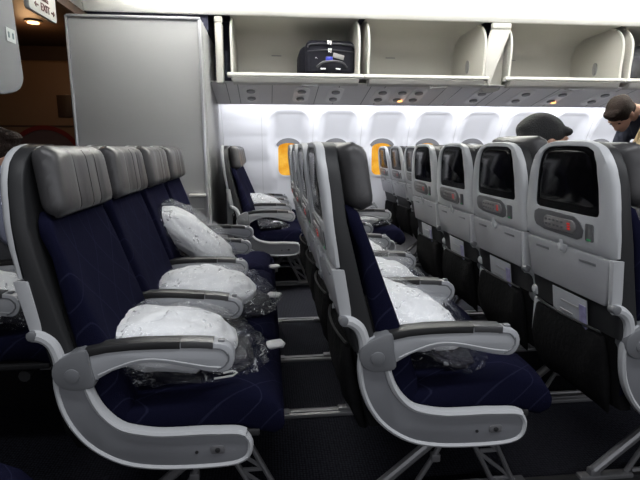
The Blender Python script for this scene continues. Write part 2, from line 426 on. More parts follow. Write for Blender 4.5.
# galley area behind the partition
bm = bmesh.new(); box(bm, -4.9, -1.28, 5.0, 5.05, 0, 2.5); struct('wall_galley', bm, MT['brown2'])
door = thing('exit_door', 'brown cabin exit door with red arc beyond the partition', 'door', (-2.2, 4.98, 0))
door['kind'] = 'structure'
bm = bmesh.new(); box(bm, -2.85, -1.72, 4.94, 5.0, 0.02, 1.93, 0.03, 3); at(door, bm, 'door_panel', MT['brown'])
bm = bmesh.new(); box(bm, -2.85, -1.72, 4.932, 4.942, 1.33, 1.345); box(bm, -2.8, -1.8, 4.934, 4.942, 0.55, 0.56); at(door, bm, 'seam', MT['brown2'])
bm = bmesh.new()
c = (-2.07, 1.0); ro, ri = 0.345, 0.305
rings = []
for k in range(48):
    a = 2 * PI * k / 48; ca, sa = math.cos(a), math.sin(a)
    rings.append([Vector((c[0] + ca * ro, 4.94, c[1] + sa * ro)), Vector((c[0] + ca * ro, 4.92, c[1] + sa * ro)), Vector((c[0] + ca * ri, 4.92, c[1] + sa * ri)), Vector((c[0] + ca * ri, 4.94, c[1] + sa * ri))])
rings.append(rings[0]); loft(bm, rings, cap=False); at(door, bm, 'warning_ring', MT['redp'])
bm = bmesh.new(); disc(bm, c, ri, (4.93, 4.945), 'y', 40); at(door, bm, 'round_cover', mat('mauve_cover', (0.10, 0.07, 0.075), 0.5))
bm = bmesh.new(); box(bm, -1.93, -1.80, 4.925, 4.942, 1.42, 1.62, 0.004); at(door, bm, 'placard', MT['brown2'])
bm = bmesh.new(); box(bm, -4.9, -1.31, 3.5, 5.05, 2.06, 2.12); box(bm, -4.9, -1.86, 3.45, 3.5, 2.06, 2.4); struct('ceiling_exit', bm, MT['brown2'])
gl = thing('galley_spotlight', 'glowing warm ceiling spotlight in the dark exit area', 'light', (-1.69, 4.03, 2.06))
bm = bmesh.new(); disc(bm, (0, 0), 0.06, (-0.012, 0.0), 'z', 24, 0.003); put('rim', bm, MT['brown'], gl)
bm = bmesh.new(); disc(bm, (0, 0), 0.04, (-0.020, -0.010), 'z', 24); put('lens', bm, MT['lampw'], gl)
pl = bpy.data.lights.new('galley_glow', 'POINT'); pl.energy = 2.6; pl.color = (1, 0.58, 0.28); pl.shadow_soft_size = 0.08
po = bpy.data.objects.new('galley_glow', pl); COL.objects.link(po); po.location = (-1.75, 4.1, 1.93)

# ================================================================== OVERHEAD BINS
YB = 4.0
def bin_side_outline():
    # (y, z) outline of a bin end wall: curved front edge
    return [(4.02, 1.66), (3.985, 1.70), (3.985, 1.80), (3.975, 1.92), (3.99, 2.02), (4.06, 2.10), (4.17, 2.14), (4.62, 2.14), (4.72, 2.0), (4.72, 1.70), (4.6, 1.64), (4.2, 1.645)]
def make_bin(x0, x1, label):
    b = thing('overhead_bin', label, 'overhead bin', (x0, YB, 1.65), group='open overhead bins above the windows')
    L = x1 - x0
    def loc(bmx, n, m, ang=35):
        for v in bmx.verts: v.co -= Vector((x0, YB, 1.65))
        return put(n, bmx, m, b, ang)
    # bucket: floor, back and top as one curved sheet with thickness
    inner = [(4.0, 1.702), (4.3, 1.690), (4.55, 1.69), (4.64, 1.72), (4.68, 1.80), (4.68, 1.98), (4.62, 2.08), (4.5, 2.125), (4.02, 2.135)]
    outer = [(4.02, 2.15), (4.55, 2.15), (4.68, 2.10), (4.72, 2.0), (4.72, 1.78), (4.66, 1.68), (4.5, 1.655), (4.05, 1.655)]
    t = bmesh.new(); prism(t, inner + outer, x0, x1, 'x'); loc(t, 'bucket', MT['bin'], 50)
    for xx in (x0, x1 - 0.018):
        t = bmesh.new(); prism(t, catmull([(p[0], p[1], 0) for p in bin_side_outline()], 3), xx, xx + 0.018, 'x', 0.005); loc(t, 'end_wall', MT['bin'])
        t = bmesh.new(); E_ = catmull([(p[0], p[1], 0) for p in bin_side_outline()[1:7]], 4, False); tube(t, [(xx + 0.009, p.x - 0.001, p.y) for p in E_], 0.0095, 8); loc(t, 'edge_bead', MT['lip'])
    # lip: bright upper rim and lower moulding
    t = bmesh.new(); prism(t, catmull([(p[0], p[1], 0) for p in [(4.01, 1.700), (3.985, 1.712), (3.962, 1.705), (3.955, 1.688), (3.968, 1.680), (4.03, 1.678)]], 3), x0 - 0.028, x1 + 0.028, 'x', 0.002); loc(t, 'lip', MT['lip'])
    t = bmesh.new(); prism(t, catmull([(p[0], p[1], 0) for p in [(3.97, 1.682), (3.975, 1.655), (3.995, 1.632), (4.05, 1.628), (4.09, 1.645), (4.08, 1.682)]], 3), x0 + 0.015, x1 - 0.01, 'x', 0.002); loc(t, 'lower_moulding', MT['binout'])
    t = bmesh.new(); box(t, x0 + 0.55 * L, x0 + 0.55 * L + 0.13, 4.0, 4.06, 1.618, 1.634, 0.004); loc(t, 'latch_pull', MT['psud'])
    t = bmesh.new(); box(t, x0 + 0.32 * L, x0 + 0.32 * L + 0.09, 4.672, 4.684, 1.955, 1.963, 0.002); loc(t, 'slot', MT['knob'])
    t = bmesh.new(); prism(t, [(4.30 + 0.03 * math.cos(a), 1.83 + 0.055 * math.sin(a)) for a in [2 * PI * k / 20 for k in range(20)]], x1 - 0.030, x1 - 0.017, 'x', 0.003); loc(t, 'gas_strut_cover', MT['knob'])
    return b
BINS = [(-0.262, 0.745, 'open cream overhead bin holding the black suitcase'), (0.805, 1.775, 'empty open cream overhead bin just right of the suitcase bin'),
        (1.975, 2.965, 'empty open cream overhead bin third along, above the bending man'), (3.03, 4.04, 'open overhead bin at the right picture edge with dark contents')]
for a in BINS: make_bin(*a)
# dark housing behind the bins and filler pieces between them
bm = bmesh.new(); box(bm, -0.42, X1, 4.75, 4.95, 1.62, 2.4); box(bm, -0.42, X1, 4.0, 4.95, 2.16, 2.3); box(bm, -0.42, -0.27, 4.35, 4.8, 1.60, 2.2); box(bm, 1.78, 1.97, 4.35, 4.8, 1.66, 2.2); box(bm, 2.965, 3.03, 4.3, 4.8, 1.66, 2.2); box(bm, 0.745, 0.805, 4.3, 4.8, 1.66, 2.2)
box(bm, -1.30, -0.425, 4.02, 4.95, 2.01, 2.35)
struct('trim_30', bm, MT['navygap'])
f = thing('bin_filler', 'narrow cream upright filler at the left end of the bins', 'filler panel', (-0.34, 3.99, 1.63), group=None)
bm = bmesh.new(); box(bm, -0.035, 0.022, 0, 0.10, 0.0, 0.445, 0.012, 3); put('upright', bm, MT['binout'], f)
bm = bmesh.new(); box(bm, -0.036, 0.023, -0.004, 0.05, 0.445, 0.487, 0.010, 3); put('end_cap', bm, MT['lip'], f)
f = thing('bin_filler', 'slanted cream filler panel between the second and third open bins', 'filler panel', (1.87, 3.97, 1.63))
bm = bmesh.new()
prism(bm, [(0.10, 0.44), (-0.06, 0.44), (-0.085, 0.37), (-0.10, 0.28), (-0.095, 0.10), (-0.06, 0.0)], 0.0, 0.03, 'y', 0.006); put('slanted_plate', bm, MT['binout'], f)
bm = bmesh.new(); box(bm, -0.06, 0.10, -0.002, 0.034, 0.445, 0.49, 0.008, 3); put('end_cap', bm, MT['lip'], f)
bm = bmesh.new(); prism(bm, catmull([(p[0], p[1], 0) for p in [(-0.07, -0.005), (0.0, -0.03), (0.07, -0.02), (0.105, 0.04), (0.105, 0.40), (0.08, 0.42), (0.02, 0.2)]], 3), 0.12, 0.30, 'y', 0.01); put('bucket_end', bm, MT['bin'], f)
# dark contents of the right bin
bm = bmesh.new()
t = bmesh.new(); bmesh.ops.create_icosphere(t, subdivisions=4, radius=1)
for v in t.verts:
    n = noise.noise(v.co * 2.2) * 0.18 + noise.noise(v.co * 6) * 0.06
    v.co = Vector((3.42 + v.co.x * 0.34 * (1 + n), 4.32 + v.co.y * 0.22 * (1 + n), 1.86 + v.co.z * 0.17 * (1 + n)))
merge(bm, t)
o = put('folded_jacket', bm, mat('grey_patterned_cloth', (0.05, 0.052, 0.06), 0.8, noise_s=14, noise_a=0.95), None, 60); tag(o, 'crumpled dark grey patterned jacket stuffed in the rightmost bin', 'jacket')

# service panels under the bins
bm = bmesh.new(); prism(bm, [(4.03, 1.645), (4.55, 1.530), (4.565, 1.520), (4.575, 1.535), (4.56, 1.56), (4.1, 1.66)], -0.44, 4.6, 'x'); struct('trim_31', bm, MT['psu'])
def psu_pt(x, t, d=0.0):   # t from 0 (inboard) to 1 (outboard), d below the panel
    y = 4.06 + t * 0.49; z = 1.6385 - t * 0.1085
    n = Vector((0, -0.2159, -0.9764)); return Vector((x, y, z)) + n * d
def psu_fn(x): return lambda co: psu_pt(x + co.x, co.y / 0.5, co.z)
bm = bmesh.new()
for sx in (-0.31, -0.22, 0.055, 0.43, 0.60, 0.86, 0.98, 1.5, 1.63, 1.95, 2.05, 2.5, 2.62, 3.05, 3.2):
    box(bm, -0.003, 0.003, 0.0, 0.5, 0.0, 0.0015); 
    for v in bm.verts[-8:]: pass
    bm.verts.ensure_lookup_table()
    for v in bm.verts[-8:]: v.co = psu_pt(sx + v.co.x, v.co.y / 0.5, v.co.z)
struct('trim_32', bm, MT['knob'])
XP = [(-0.12, 0), (0.30, 0), (0.585, 0), (0.985, 0), (1.155, 1), (1.30, 0), (1.86, 0), (2.26, 0), (2.60, 1), (3.0, 0)]
ordn = ['leftmost', 'second', 'third', 'fourth', 'fifth', 'sixth', 'seventh', 'eighth', 'ninth', 'tenth']
for i, (sx, lit) in enumerate(XP):
    u = thing('service_unit', '%s overhead service unit from the left under the bins%s' % (ordn[i], ', its reading lamp glowing orange' if lit else ''), 'service unit', psu_pt(sx, 0.5), group=None)
    base = psu_pt(sx, 0.5)
    def fin(t, n, m):
        for v in t.verts: v.co = psu_pt(sx + v.co.x, 0.5 + v.co.y / 0.5, v.co.z) - base
        return put(n, t, m, u)
    t = bmesh.new(); prism(t, rrect(0, 0, 0.135, 0.37, 0.06, 6), 0.0, 0.008, 'z', 0.003); fin(t, 'recess_plate', MT['unit'])
    for k, yy in enumerate((-0.10, 0.08)):
        t = bmesh.new(); disc(t, (0, yy), 0.036, (0.004, 0.020), 'z', 20, 0.005); kn = fin(t, 'air_nozzle' if k == 0 else 'reading_lamp', MT['knob'])
        if k == 1:
            t = bmesh.new(); disc(t, (0.03 if lit else 0, yy + 0.01), 0.022, (0.019, 0.023), 'z', 16); fin(t, 'lamp_lens', MT['lamp'] if lit else MT['psud'])

# open centre bin of the cabin behind (left picture edge) and closed centre bins overhead
cb = thing('centre_bin', 'lowered grey centre overhead bin end hanging at the upper left edge', 'overhead bin', (-1.36, 2.2, 1.46))
def cbf(t, n, m):
    for v in t.verts: v.co -= Vector((-1.36, 2.2, 1.46))
    return put(n, t, m, cb)
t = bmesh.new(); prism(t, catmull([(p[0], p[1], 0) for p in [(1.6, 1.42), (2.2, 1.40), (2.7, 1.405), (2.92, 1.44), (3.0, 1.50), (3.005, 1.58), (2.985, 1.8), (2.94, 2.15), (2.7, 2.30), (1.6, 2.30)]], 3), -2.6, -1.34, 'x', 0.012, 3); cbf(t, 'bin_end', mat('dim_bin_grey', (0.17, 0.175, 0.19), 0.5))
t = bmesh.new(); prism(t, rrect(2.905, 1.725, 0.095, 0.07, 0.004, 2), -1.341, -1.337, 'x'); cbf(t, 'placard', MT['stick'])
t = bmesh.new()
for yy in (2.883, 2.928): prism(t, rrect(yy, 1.725, 0.014, 0.030, 0.003, 2), -1.338, -1.3355, 'x')
cbf(t, 'placard_icons', MT['stickd'])
cc = thing('centre_bin', 'closed white centre overhead bins above the middle seats', 'overhead bin', (1.4, 2.1, 1.98))
bm = bmesh.new(); prism(bm, [(-0.65, 0.06), (-0.55, 0.0), (0.55, 0.0), (0.62, 0.05), (0.66, 0.2), (0.62, 0.38), (-0.62, 0.38), (-0.68, 0.2)], -2.5, 4.6, 'x', 0.01); put('bin_body', bm, MT['bin'], cc)

# exit sign
sg = thing('exit_sign', 'white hanging exit sign with arrows in the upper left', 'sign', (-1.30, 3.26, 1.907))
t = bmesh.new(); prism(t, rrect(0.0, 0.085, 0.375, 0.17, 0.022, 4), -0.03, 0.0, 'x', 0.006); put('sign_plate', t, MT['sign'], sg)
def text(s, size, parent, loc, m, name='lettering', rot=(PI / 2, 0, PI / 2)):
    cu = bpy.data.curves.new(name, 'FONT'); cu.body = s; cu.size = size; cu.extrude = 0.0012; cu.align_x = 'CENTER'; cu.align_y = 'CENTER'
    o = bpy.data.objects.new(name, cu); COL.objects.link(o)
    dg = bpy.context.evaluated_depsgraph_get(); me = bpy.data.meshes.new_from_object(o.evaluated_get(dg))
    COL.objects.unlink(o); bpy.data.objects.remove(o)
    me.materials.clear(); me.materials.append(m)
    q = ob(name, me, parent); q.location = loc; q.rotation_euler = rot; return q
text('EXIT', 0.062, sg, (0.003, 0.018, 0.045), MT['signt'])
text('Salida', 0.045, sg, (0.003, 0.018, 0.098), MT['signt'])
for s_, yy in ((-1, -0.095), (1, 0.125)):
    t = bmesh.new(); prism(t, [(yy + s_ * 0.026, 0.045), (yy + s_ * 0.006, 0.061), (yy + s_ * 0.006, 0.049), (yy - s_ * 0.022, 0.049), (yy - s_ * 0.022, 0.041), (yy + s_ * 0.006, 0.041), (yy + s_ * 0.006, 0.029)], 0.0, 0.003, 'x'); put('arrow', t, MT['signt'], sg)
t = bmesh.new(); box(t, -0.025, -0.005, -0.15, 0.15, 0.165, 0.45); put('hanger', t, MT['brown2'], sg)

# ================================================================== AIRLINE SEAT
S = 0.475; YC = 0.2375
XR = [(0.25, -0.40), (0.45, -0.445), (0.60, -0.475), (0.69, -0.494), (0.836, -0.521), (0.886, -0.528), (0.966, -0.543), (1.063, -0.557), (1.11, -0.560), (1.16, -0.553), (1.3, -0.54)]
def fx(y, z): return interp(XR, z) + 0.016 * ((y - YC) / 0.235) ** 2 * sstep(0.88, 1.12, z) - 0.003 * sstep(0.9, 1.12, z)
HW = [(0.69, 0.226), (0.83, 0.232), (0.90, 0.234), (0.98, 0.228), (1.04, 0.217), (1.08, 0.203), (1.11, 0.184), (1.135, 0.156), (1.150, 0.118), (1.157, 0.07)]
def relief(bm, pts, d0, d1, bev=0.0):
    prism(bm, pts, d0, d1, 'x', bev, 2, fn=lambda co: Vector((fx(co.y, co.z) + co.x, co.y, co.z)))
PM = {}
def build_seat_meshes():
    # ---- back shell: frame around the screen
    outl = [(YC + w_, z) for z, w_ in HW[1:]] + [(YC - w_, z) for z, w_ in reversed(HW[1:])]
    N = 72
    def resample(pts, n):
        P = [Vector((p[0], p[1], 0)) for p in pts]; P.append(P[0]); d = [0]
        for a, b in zip(P[:-1], P[1:]): d.append(d[-1] + (b - a).length)
        out = []; j = 0
        for k in range(n):
            t = d[-1] * k / n
            while d[j + 1] < t: j += 1
            out.append(P[j].lerp(P[j + 1], (t - d[j]) / max(1e-9, d[j + 1] - d[j])))
        return out
    # matched by angle about the screen centre
    cz = 1.03
    def polar(pts, n):
        P = resample(pts, 720); out = []
        ang = sorted([(math.atan2(p.y - cz, p.x - YC), p) for p in P], key=lambda q: q[0])
        for k in range(n):
            a = -PI + 2 * PI * (k + 0.5) / n
            out.append(min(ang, key=lambda q: abs(q[0] - a))[1])
        return out
    scr = [(YC + 0.166, 0.948), (YC + 0.160, 1.02), (YC + 0.146, 1.09), (YC + 0.128, 1.125), (YC + 0.095, 1.138), (YC, 1.140)]
    scr = scr + [(2 * YC - p[0], p[1]) for p in reversed(scr[:-1])]
    scr = [(scr[0][0] - 0.012, 0.940)] + scr + [(scr[-1][0] + 0.012, 0.940)]
    N = 96
    O = polar(outl, N); I = polar(scr, N)
    bm = bmesh.new()
    def ring(P, d): return [Vector((fx(p.x, p.y) + d, p.x, p.y)) for p in P]
    mixp = lambda t: [o.lerp(i, t) for o, i in zip(O, I)]
    rings = [ring(O, 0.020), ring(O, 0.011), ring(mixp(0.06), 0.005), ring(mixp(0.18), 0.0), ring(mixp(0.6), 0.0), ring(mixp(0.92), 0.001), ring(mixp(0.985), 0.003), ring(I, 0.012)]
    loft(bm, rings, cap=False)
    PM['back_shell'] = mesh_of('back_shell', bm, MT['shell'], 40)
    bm = bmesh.new(); relief(bm, [(p.x, p.y) for p in I], 0.0075, 0.0135); PM['screen'] = mesh_of('screen', bm, MT['bezel'])
    inn = [(YC + (p.x - YC) * 0.86, 1.05 + (p.y - 1.045) * 0.80) for p in I]
    bm = bmesh.new(); relief(bm, inn, 0.0060, 0.009, 0.001); PM['display'] = mesh_of('display', bm, MT['screen'])
    # ---- side trim behind the shell
    bm = bmesh.new(); rings = []
    zs = [0.60, 0.66, 0.72, 0.80, 0.88, 0.96, 1.02, 1.06, 1.09, 1.115, 1.135, 1.148, 1.155]
    for z in zs:
        w_ = interp([(0.5, 0.222), (0.69, 0.228)] + HW[1:], z) - 0.002
        th = interp([(0.6, 0.072), (0.75, 0.062), (0.96, 0.044), (1.16, 0.044)], z)
        x0 = interp(XR, z) + 0.014 - 0.003 * sstep(0.9, 1.12, z); x1 = x0 + th
        cur = 0.014 * sstep(0.88, 1.12, z)
        rings.append(superring((x0 + x1) / 2, YC, z, (x1 - x0) / 2, w_, 9, 44, fn=lambda v, cur=cur: Vector((v.x + cur * ((v.y - YC) / 0.235) ** 2, v.y, v.z))))
    loft(bm, rings); PM['side_trim'] = mesh_of('side_trim', bm, MT['trim'], 50)
    # ---- backrest cushion
    bm = bmesh.new(); rings = []
    tab = [(0.42, -0.265, 0.205), (0.50, -0.275, 0.212), (0.60, -0.310, 0.214), (0.70, -0.348, 0.214), (0.78, -0.380, 0.212), (0.88, -0.419, 0.208), (0.94, -0.443, 0.202), (0.972, -0.452, 0.190), (0.990, -0.468, 0.165)]
    for z, xf, w_ in tab:
        xb = interp(XR, z) + 0.062
        if z < 0.5: xb = -0.40
        rings.append(superring((xb + xf) / 2, YC, z, (xf - xb) / 2, w_, 5, 36, fn=lambda v: v + Vector((0.018 * max(0, (abs(v.y - YC) - 0.12) / 0.1) * (1 if v.x > -0.47 else 0), 0, 0))))
    loft(bm, rings); PM['backrest'] = mesh_of('backrest', bm, MT['navy'], 60)
    # ---- headrest with folded wings and seams
    bm = bmesh.new(); rings = []
    for k in range(15):
        t = k / 14; z = 0.978 + 0.176 * t
        e = (1 - abs(2 * t - 1) ** 8)
        hw_ = 0.196 * (0.90 + 0.10 * e) - 0.012 * t; hx = 0.052 * (0.30 + 0.70 * e ** 0.7)
        cx = -0.452 - 0.025 * t
        def f(v, cx=cx):
            u = (v.y - YC) / 0.19
            dx = 0.016 * abs(u) ** 3 if v.x > cx else 0.03 * u * u
            for s_ in (-0.42, 0.42):
                if v.x > cx: dx -= 0.006 * math.exp(-((u - s_) / 0.05) ** 2)
            return Vector((v.x + dx, v.y, v.z))
        rings.append(superring(cx, YC, z, hx, hw_, 3.6, 60, fn=f))
    loft(bm, rings); PM['headrest'] = mesh_of('headrest', bm, MT['leather'], 60)
    bm = bmesh.new()
    for u in (-0.42, 0.42, 0.0):
        pts = []
        for k in range(12):
            t = 0.06 + 0.88 * k / 11; z = 0.978 + 0.176 * t; e = (1 - abs(2 * t - 1) ** 8)
            hx = 0.052 * (0.30 + 0.70 * e ** 0.7)
            pts.append((-0.452 - 0.025 * t + hx * 0.985 - (0.004 if u else -0.001), YC + u * 0.19, z))
        tube(bm, pts, 0.0012, 5)
    PM['seam_stitching'] = mesh_of('seam_stitching', bm, MT['trim'])
    # ---- seat cushion
    bm = bmesh.new(); rings = []
    xs_ = [-0.42, -0.36, -0.25, -0.12, 0.0, 0.06, 0.10, 0.123, 0.128]
    zt = [(-0.42, 0.485), (-0.25, 0.482), (-0.12, 0.492), (0.0, 0.515), (0.06, 0.512), (0.10, 0.492), (0.123, 0.455), (0.13, 0.43)]
    zb = [(-0.42, 0.40), (0.0, 0.385), (0.06, 0.365), (0.10, 0.355), (0.123, 0.375), (0.13, 0.40)]
    for x in xs_:
        a, b = interp(zt, x), interp(zb, x); n = 36; r = []
        hw_ = 0.212
        for k in range(n):
            t = 2 * PI * k / n; c_, s_ = math.cos(t), math.sin(t)
            y = YC + 0.005 + hw_ * math.copysign(abs(c_) ** (2 / 5), c_); z = (a + b) / 2 + (a - b) / 2 * math.copysign(abs(s_) ** (2 / 5), s_)
            r.append(Vector((x, y, z)))
        rings.append(r)
    loft(bm, rings); PM['seat_cushion'] = mesh_of('seat_cushion', bm, MT['navy'], 50)
    # ---- lower black back and pocket
    bm = bmesh.new(); rings = []
    for z, xr_, xf in ((0.37, -0.415, -0.37), (0.42, -0.428, -0.38), (0.55, -0.448, -0.37), (0.69, -0.470, -0.40), (0.75, -0.478, -0.42)):
        rings.append(superring((xr_ + xf) / 2, YC, z, (xf - xr_) / 2, 0.205, 8, 28))
    loft(bm, rings); PM['lower_back'] = mesh_of('lower_back', bm, MT['black'])
    bm = bmesh.new(); rings = []
    for z, b_, w_ in ((0.345, 0.0, 0.16), (0.365, 0.022, 0.180), (0.42, 0.042, 0.192), (0.49, 0.046, 0.194), (0.55, 0.036, 0.190), (0.595, 0.026, 0.184), (0.603, 0.020, 0.178)):
        xb = interp([(0.345, -0.41), (0.61, -0.455)], z)
        rings.append(superring(xb - b_ / 2, YC + 0.005, z, 0.006 + b_ / 2, w_, 3.2, 30, fn=lambda v: v + Vector((0.004 * math.sin(v.y * 60 + v.z * 22), 0, 0.010 * math.cos((v.y - YC) * 14) - 0.006))))
    loft(bm, rings); PM['literature_pocket'] = mesh_of('literature_pocket', bm, MT['black'], 60)
    bm = bmesh.new(); tube(bm, [(-0.492 + 0.02 * ((k - 8) / 8) ** 2, YC + 0.005 + 0.170 * (k - 8) / 8, 0.604 + 0.004 * math.cos((k - 8) / 8 * 1.5)) for k in range(17)], 0.004, 6); PM['pocket_hem'] = mesh_of('pocket_hem', bm, MT['trim'])
    # ---- tray table
    bm = bmesh.new(); relief(bm, [(YC + (p[0] - YC) * (0.90 + 0.10 * (p[1] - 0.69) / 0.14), p[1]) for p in rrect(YC, 0.760, 0.436, 0.139, 0.010, 3)], -0.002, 0.022, 0.004); PM['tray_table'] = mesh_of('tray_table', bm, MT['tray'])
    bm = bmesh.new()
    relief(bm, rrect(0.115, 0.803, 0.075, 0.008, 0.003, 3), -0.0045, 0.0, 0.001)
    PM['tray_bumper'] = mesh_of('tray_bumper', bm, MT['pivot'])
    bm = bmesh.new(); relief(bm, [(YC + 0.026 * math.cos(a), 0.836 + 0.030 * math.sin(a)) for a in [PI + PI * k / 16 for k in range(17)]], -0.006, 0.0, 0.002)
    relief(bm, rrect(YC, 0.833, 0.012, 0.036, 0.005, 3), -0.012, -0.004, 0.002); PM['tray_latch'] = mesh_of('tray_latch', bm, MT['shell'])
    for s_, nm in ((0, 'hinge_arm'),):
        bm = bmesh.new(); relief(bm, [(0.012, 0.700), (0.030, 0.692), (0.0195, 0.832), (0.0015, 0.832)], -0.003, 0.030, 0.003)
        t2 = [(-0.492, 0.692), (-0.470, 0.688), (-0.448, 0.670), (-0.436, 0.640), (-0.432, 0.610)]
        P = catmull([(a, 0, b) for a, b in t2], 4, False)
        tube(bm, [(p.x, 0.012, p.z) for p in P], 0.0155, 10)
        PM['hinge_arm'] = mesh_of('hinge_arm', bm, MT['shell'])
    bm = bmesh.new()
    disc(bm, (-0.490, 0.694), 0.013, (-0.003, 0.026), 'y', 18, 0.003)
    PM['hinge_pivot'] = mesh_of('hinge_pivot', bm, MT['pivot'])
    # ---- controls
    bm = bmesh.new(); relief(bm, [(0.405, 0.902), (0.400, 0.922), (0.375, 0.933), (0.300, 0.934), (0.180, 0.930), (0.150, 0.915), (0.136, 0.895), (0.142, 0.872), (0.165, 0.862), (0.340, 0.866), (0.390, 0.875), (0.402, 0.888)], -0.0035, 0.004, 0.002); PM['control_panel'] = mesh_of('control_panel', bm, MT['ctrl'])
    bm = bmesh.new(); relief(bm, rrect(0.252, 0.897, 0.168, 0.040, 0.019, 6), -0.009, 0.0, 0.003); PM['handset'] = mesh_of('handset', bm, MT['ctrl2'])
    bm = bmesh.new()
    for yy in (0.320, 0.298, 0.276, 0.254, 0.232): 
        for zz in (0.905, 0.889): relief(bm, rrect(yy, zz, 0.009, 0.007, 0.002, 2), -0.011, -0.008)
    PM['handset_buttons'] = mesh_of('handset_buttons', bm, MT['ctrl'])
    bm = bmesh.new()
    for zz in (0.905, 0.897, 0.889): relief(bm, rrect(0.196, zz, 0.013, 0.005, 0.001, 2), -0.0112, -0.008)
    PM['red_readout'] = mesh_of('red_readout', bm, MT['red'])
    bm = bmesh.new(); relief(bm, rrect(0.108, 0.892, 0.036, 0.052, 0.006, 3), -0.003, 0.003, 0.001); PM['socket'] = mesh_of('socket', bm, MT['ctrl'])
    bm = bmesh.new(); relief(bm, rrect(0.108, 0.871, 0.016, 0.005, 0.001, 2), -0.0045, -0.001); PM['green_light'] = mesh_of('green_light', bm, MT['green'])
    # ---- armrest
    a = [(-0.415, 0.568), (-0.442, 0.588), (-0.444, 0.615), (-0.425, 0.640), (-0.372, 0.652), (-0.315, 0.661), (-0.255, 0.665), (-0.19, 0.665), (-0.12, 0.663), (-0.055, 0.659), (-0.02, 0.652), (-0.003, 0.634), (0.0, 0.611), (-0.010, 0.588), (-0.030, 0.577), (-0.075, 0.583), (-0.12, 0.595), (-0.17, 0.607), (-0.215, 0.612), (-0.26, 0.606), (-0.305, 0.594), (-0.345, 0.572), (-0.375, 0.560), (-0.400, 0.558)]
    A = [(p.x, p.y) for p in catmull([(x, z, 0) for x, z in a], 2)]
    bm = bmesh.new(); prism(bm, A, 0.002, 0.044, 'y', 0.005, 2); PM['armrest'] = mesh_of('armrest', bm, MT['frame'])
    top = [(-0.372, 0.653), (-0.315, 0.662), (-0.255, 0.666), (-0.19, 0.666), (-0.135, 0.6645)]
    bm = bmesh.new(); prism(bm, [(x, z + 0.003) for x, z in top] + [(x, z - 0.018 - (0.002 if i == 0 else 0)) for i, (x, z) in reversed(list(enumerate(top)))], -0.001, 0.047, 'y', 0.004, 2); PM['arm_pad'] = mesh_of('arm_pad', bm, MT['cap'])
    top = [(-0.134, 0.6645), (-0.09, 0.6625), (-0.052, 0.659)]
    bm = bmesh.new(); prism(bm, [(x, z + 0.003) for x, z in top] + [(x, z - 0.016) for x, z in reversed(top)], -0.001, 0.047, 'y', 0.004, 2); PM['arm_button_cover'] = mesh_of('arm_button_cover', bm, MT['capl'])
    bm = bmesh.new(); box(bm, -0.042, -0.024, 0.014, 0.032, 0.655, 0.662, 0.003)
    P = catmull([(-0.052, 0, 0.655), (-0.02, 0, 0.651), (-0.005, 0, 0.634), (-0.0025, 0, 0.611), (-0.012, 0, 0.590), (-0.032, 0, 0.579)], 4, False)
    tube(bm, [(p.x - 0.012, 0.0025, p.z - (0.010 if p.z > 0.63 else -0.006 if p.z < 0.60 else 0)) for p in P], 0.0028, 6)
    PM['recline_button'] = mesh_of('recline_button', bm, MT['pivot'])
    bm = bmesh.new()
    pv = [(-0.362, 0.656), (-0.40, 0.648), (-0.438, 0.626), (-0.449, 0.595), (-0.438, 0.566), (-0.410, 0.550), (-0.372, 0.550), (-0.348, 0.562), (-0.354, 0.61)]
    prism(bm, [(p.x, p.y) for p in catmull([(x, z, 0) for x, z in pv], 3)], -0.006, 0.050, 'y', 0.005, 2); disc(bm, (-0.400, 0.590), 0.019, (-0.0085, 0.0), 'y', 20, 0.002)
    PM['arm_pivot'] = mesh_of('arm_pivot', bm, MT['pivot'])
    # side moulding line: curved arch panel
    bm = bmesh.new()
    ar = [(-0.34, 0.586), (-0.30, 0.603), (-0.255, 0.618), (-0.215, 0.623), (-0.17, 0.618), (-0.12, 0.607), (-0.07, 0.596), (-0.035, 0.592)]
    tube(bm, [(p.x, 0.0022, p.z) for p in catmull([(x, 0, z) for x, z in ar], 3, False)], 0.0022, 6); PM['arch_moulding'] = mesh_of('arch_moulding', bm, MT['shell'])
    # ---- rear stub of a middle armrest, seen from behind
    bm = bmesh.new(); box(bm, -0.462, -0.438, 0.012, 0.036, 0.46, 0.60, 0.009, 3)
    disc(bm, (-0.452, 0.628), 0.021, (0.008, 0.040), 'y', 16, 0.006)
    PM['arm_bracket'] = mesh_of('arm_bracket', bm, MT['shell'])
    # ---- C shaped end frame
    co_ = [(-0.442, 0.596), (-0.444, 0.555), (-0.436, 0.500), (-0.420, 0.455), (-0.397, 0.415), (-0.372, 0.386), (-0.343, 0.362), (-0.31, 0.342), (-0.271, 0.327), (-0.22, 0.317), (-0.164, 0.312), (-0.09, 0.310), (-0.027, 0.312), (0.010, 0.320), (0.030, 0.338)]
    ci_ = [(0.034, 0.372), (0.022, 0.394), (0.0, 0.402), (-0.05, 0.405), (-0.089, 0.407), (-0.15, 0.407), (-0.212, 0.410), (-0.275, 0.424), (-0.310, 0.442), (-0.335, 0.466), (-0.355, 0.495), (-0.368, 0.525), (-0.376, 0.556), (-0.378, 0.596)]
    Cc = catmull([(x, z, 0) for x, z in co_ + ci_], 2)
    bm = bmesh.new(); prism(bm, [(p.x, p.y) for p in Cc], 0.004, 0.032, 'y', 0.003, 2); PM['end_frame'] = mesh_of('end_frame', bm, MT['endf'])
    bm = bmesh.new()
    Po = catmull([(x, 0.0, z) for x, z in co_ + ci_[:2]], 3, False); tube(bm, [(p.x, 0.012, p.z) for p in Po], 0.0085, 8, 1.6)
    Pi = catmull([(x, 0.0, z) for x, z in ci_[1:]], 3, False)
    tube(bm, [(p.x + (0.006 if p.x < -0.3 else 0), 0.012, p.z + (0.003 if p.x > -0.3 else 0)) for p in Pi], 0.011, 8, 1.6)
    PM['frame_rim'] = mesh_of('frame_rim', bm, MT['shell'])
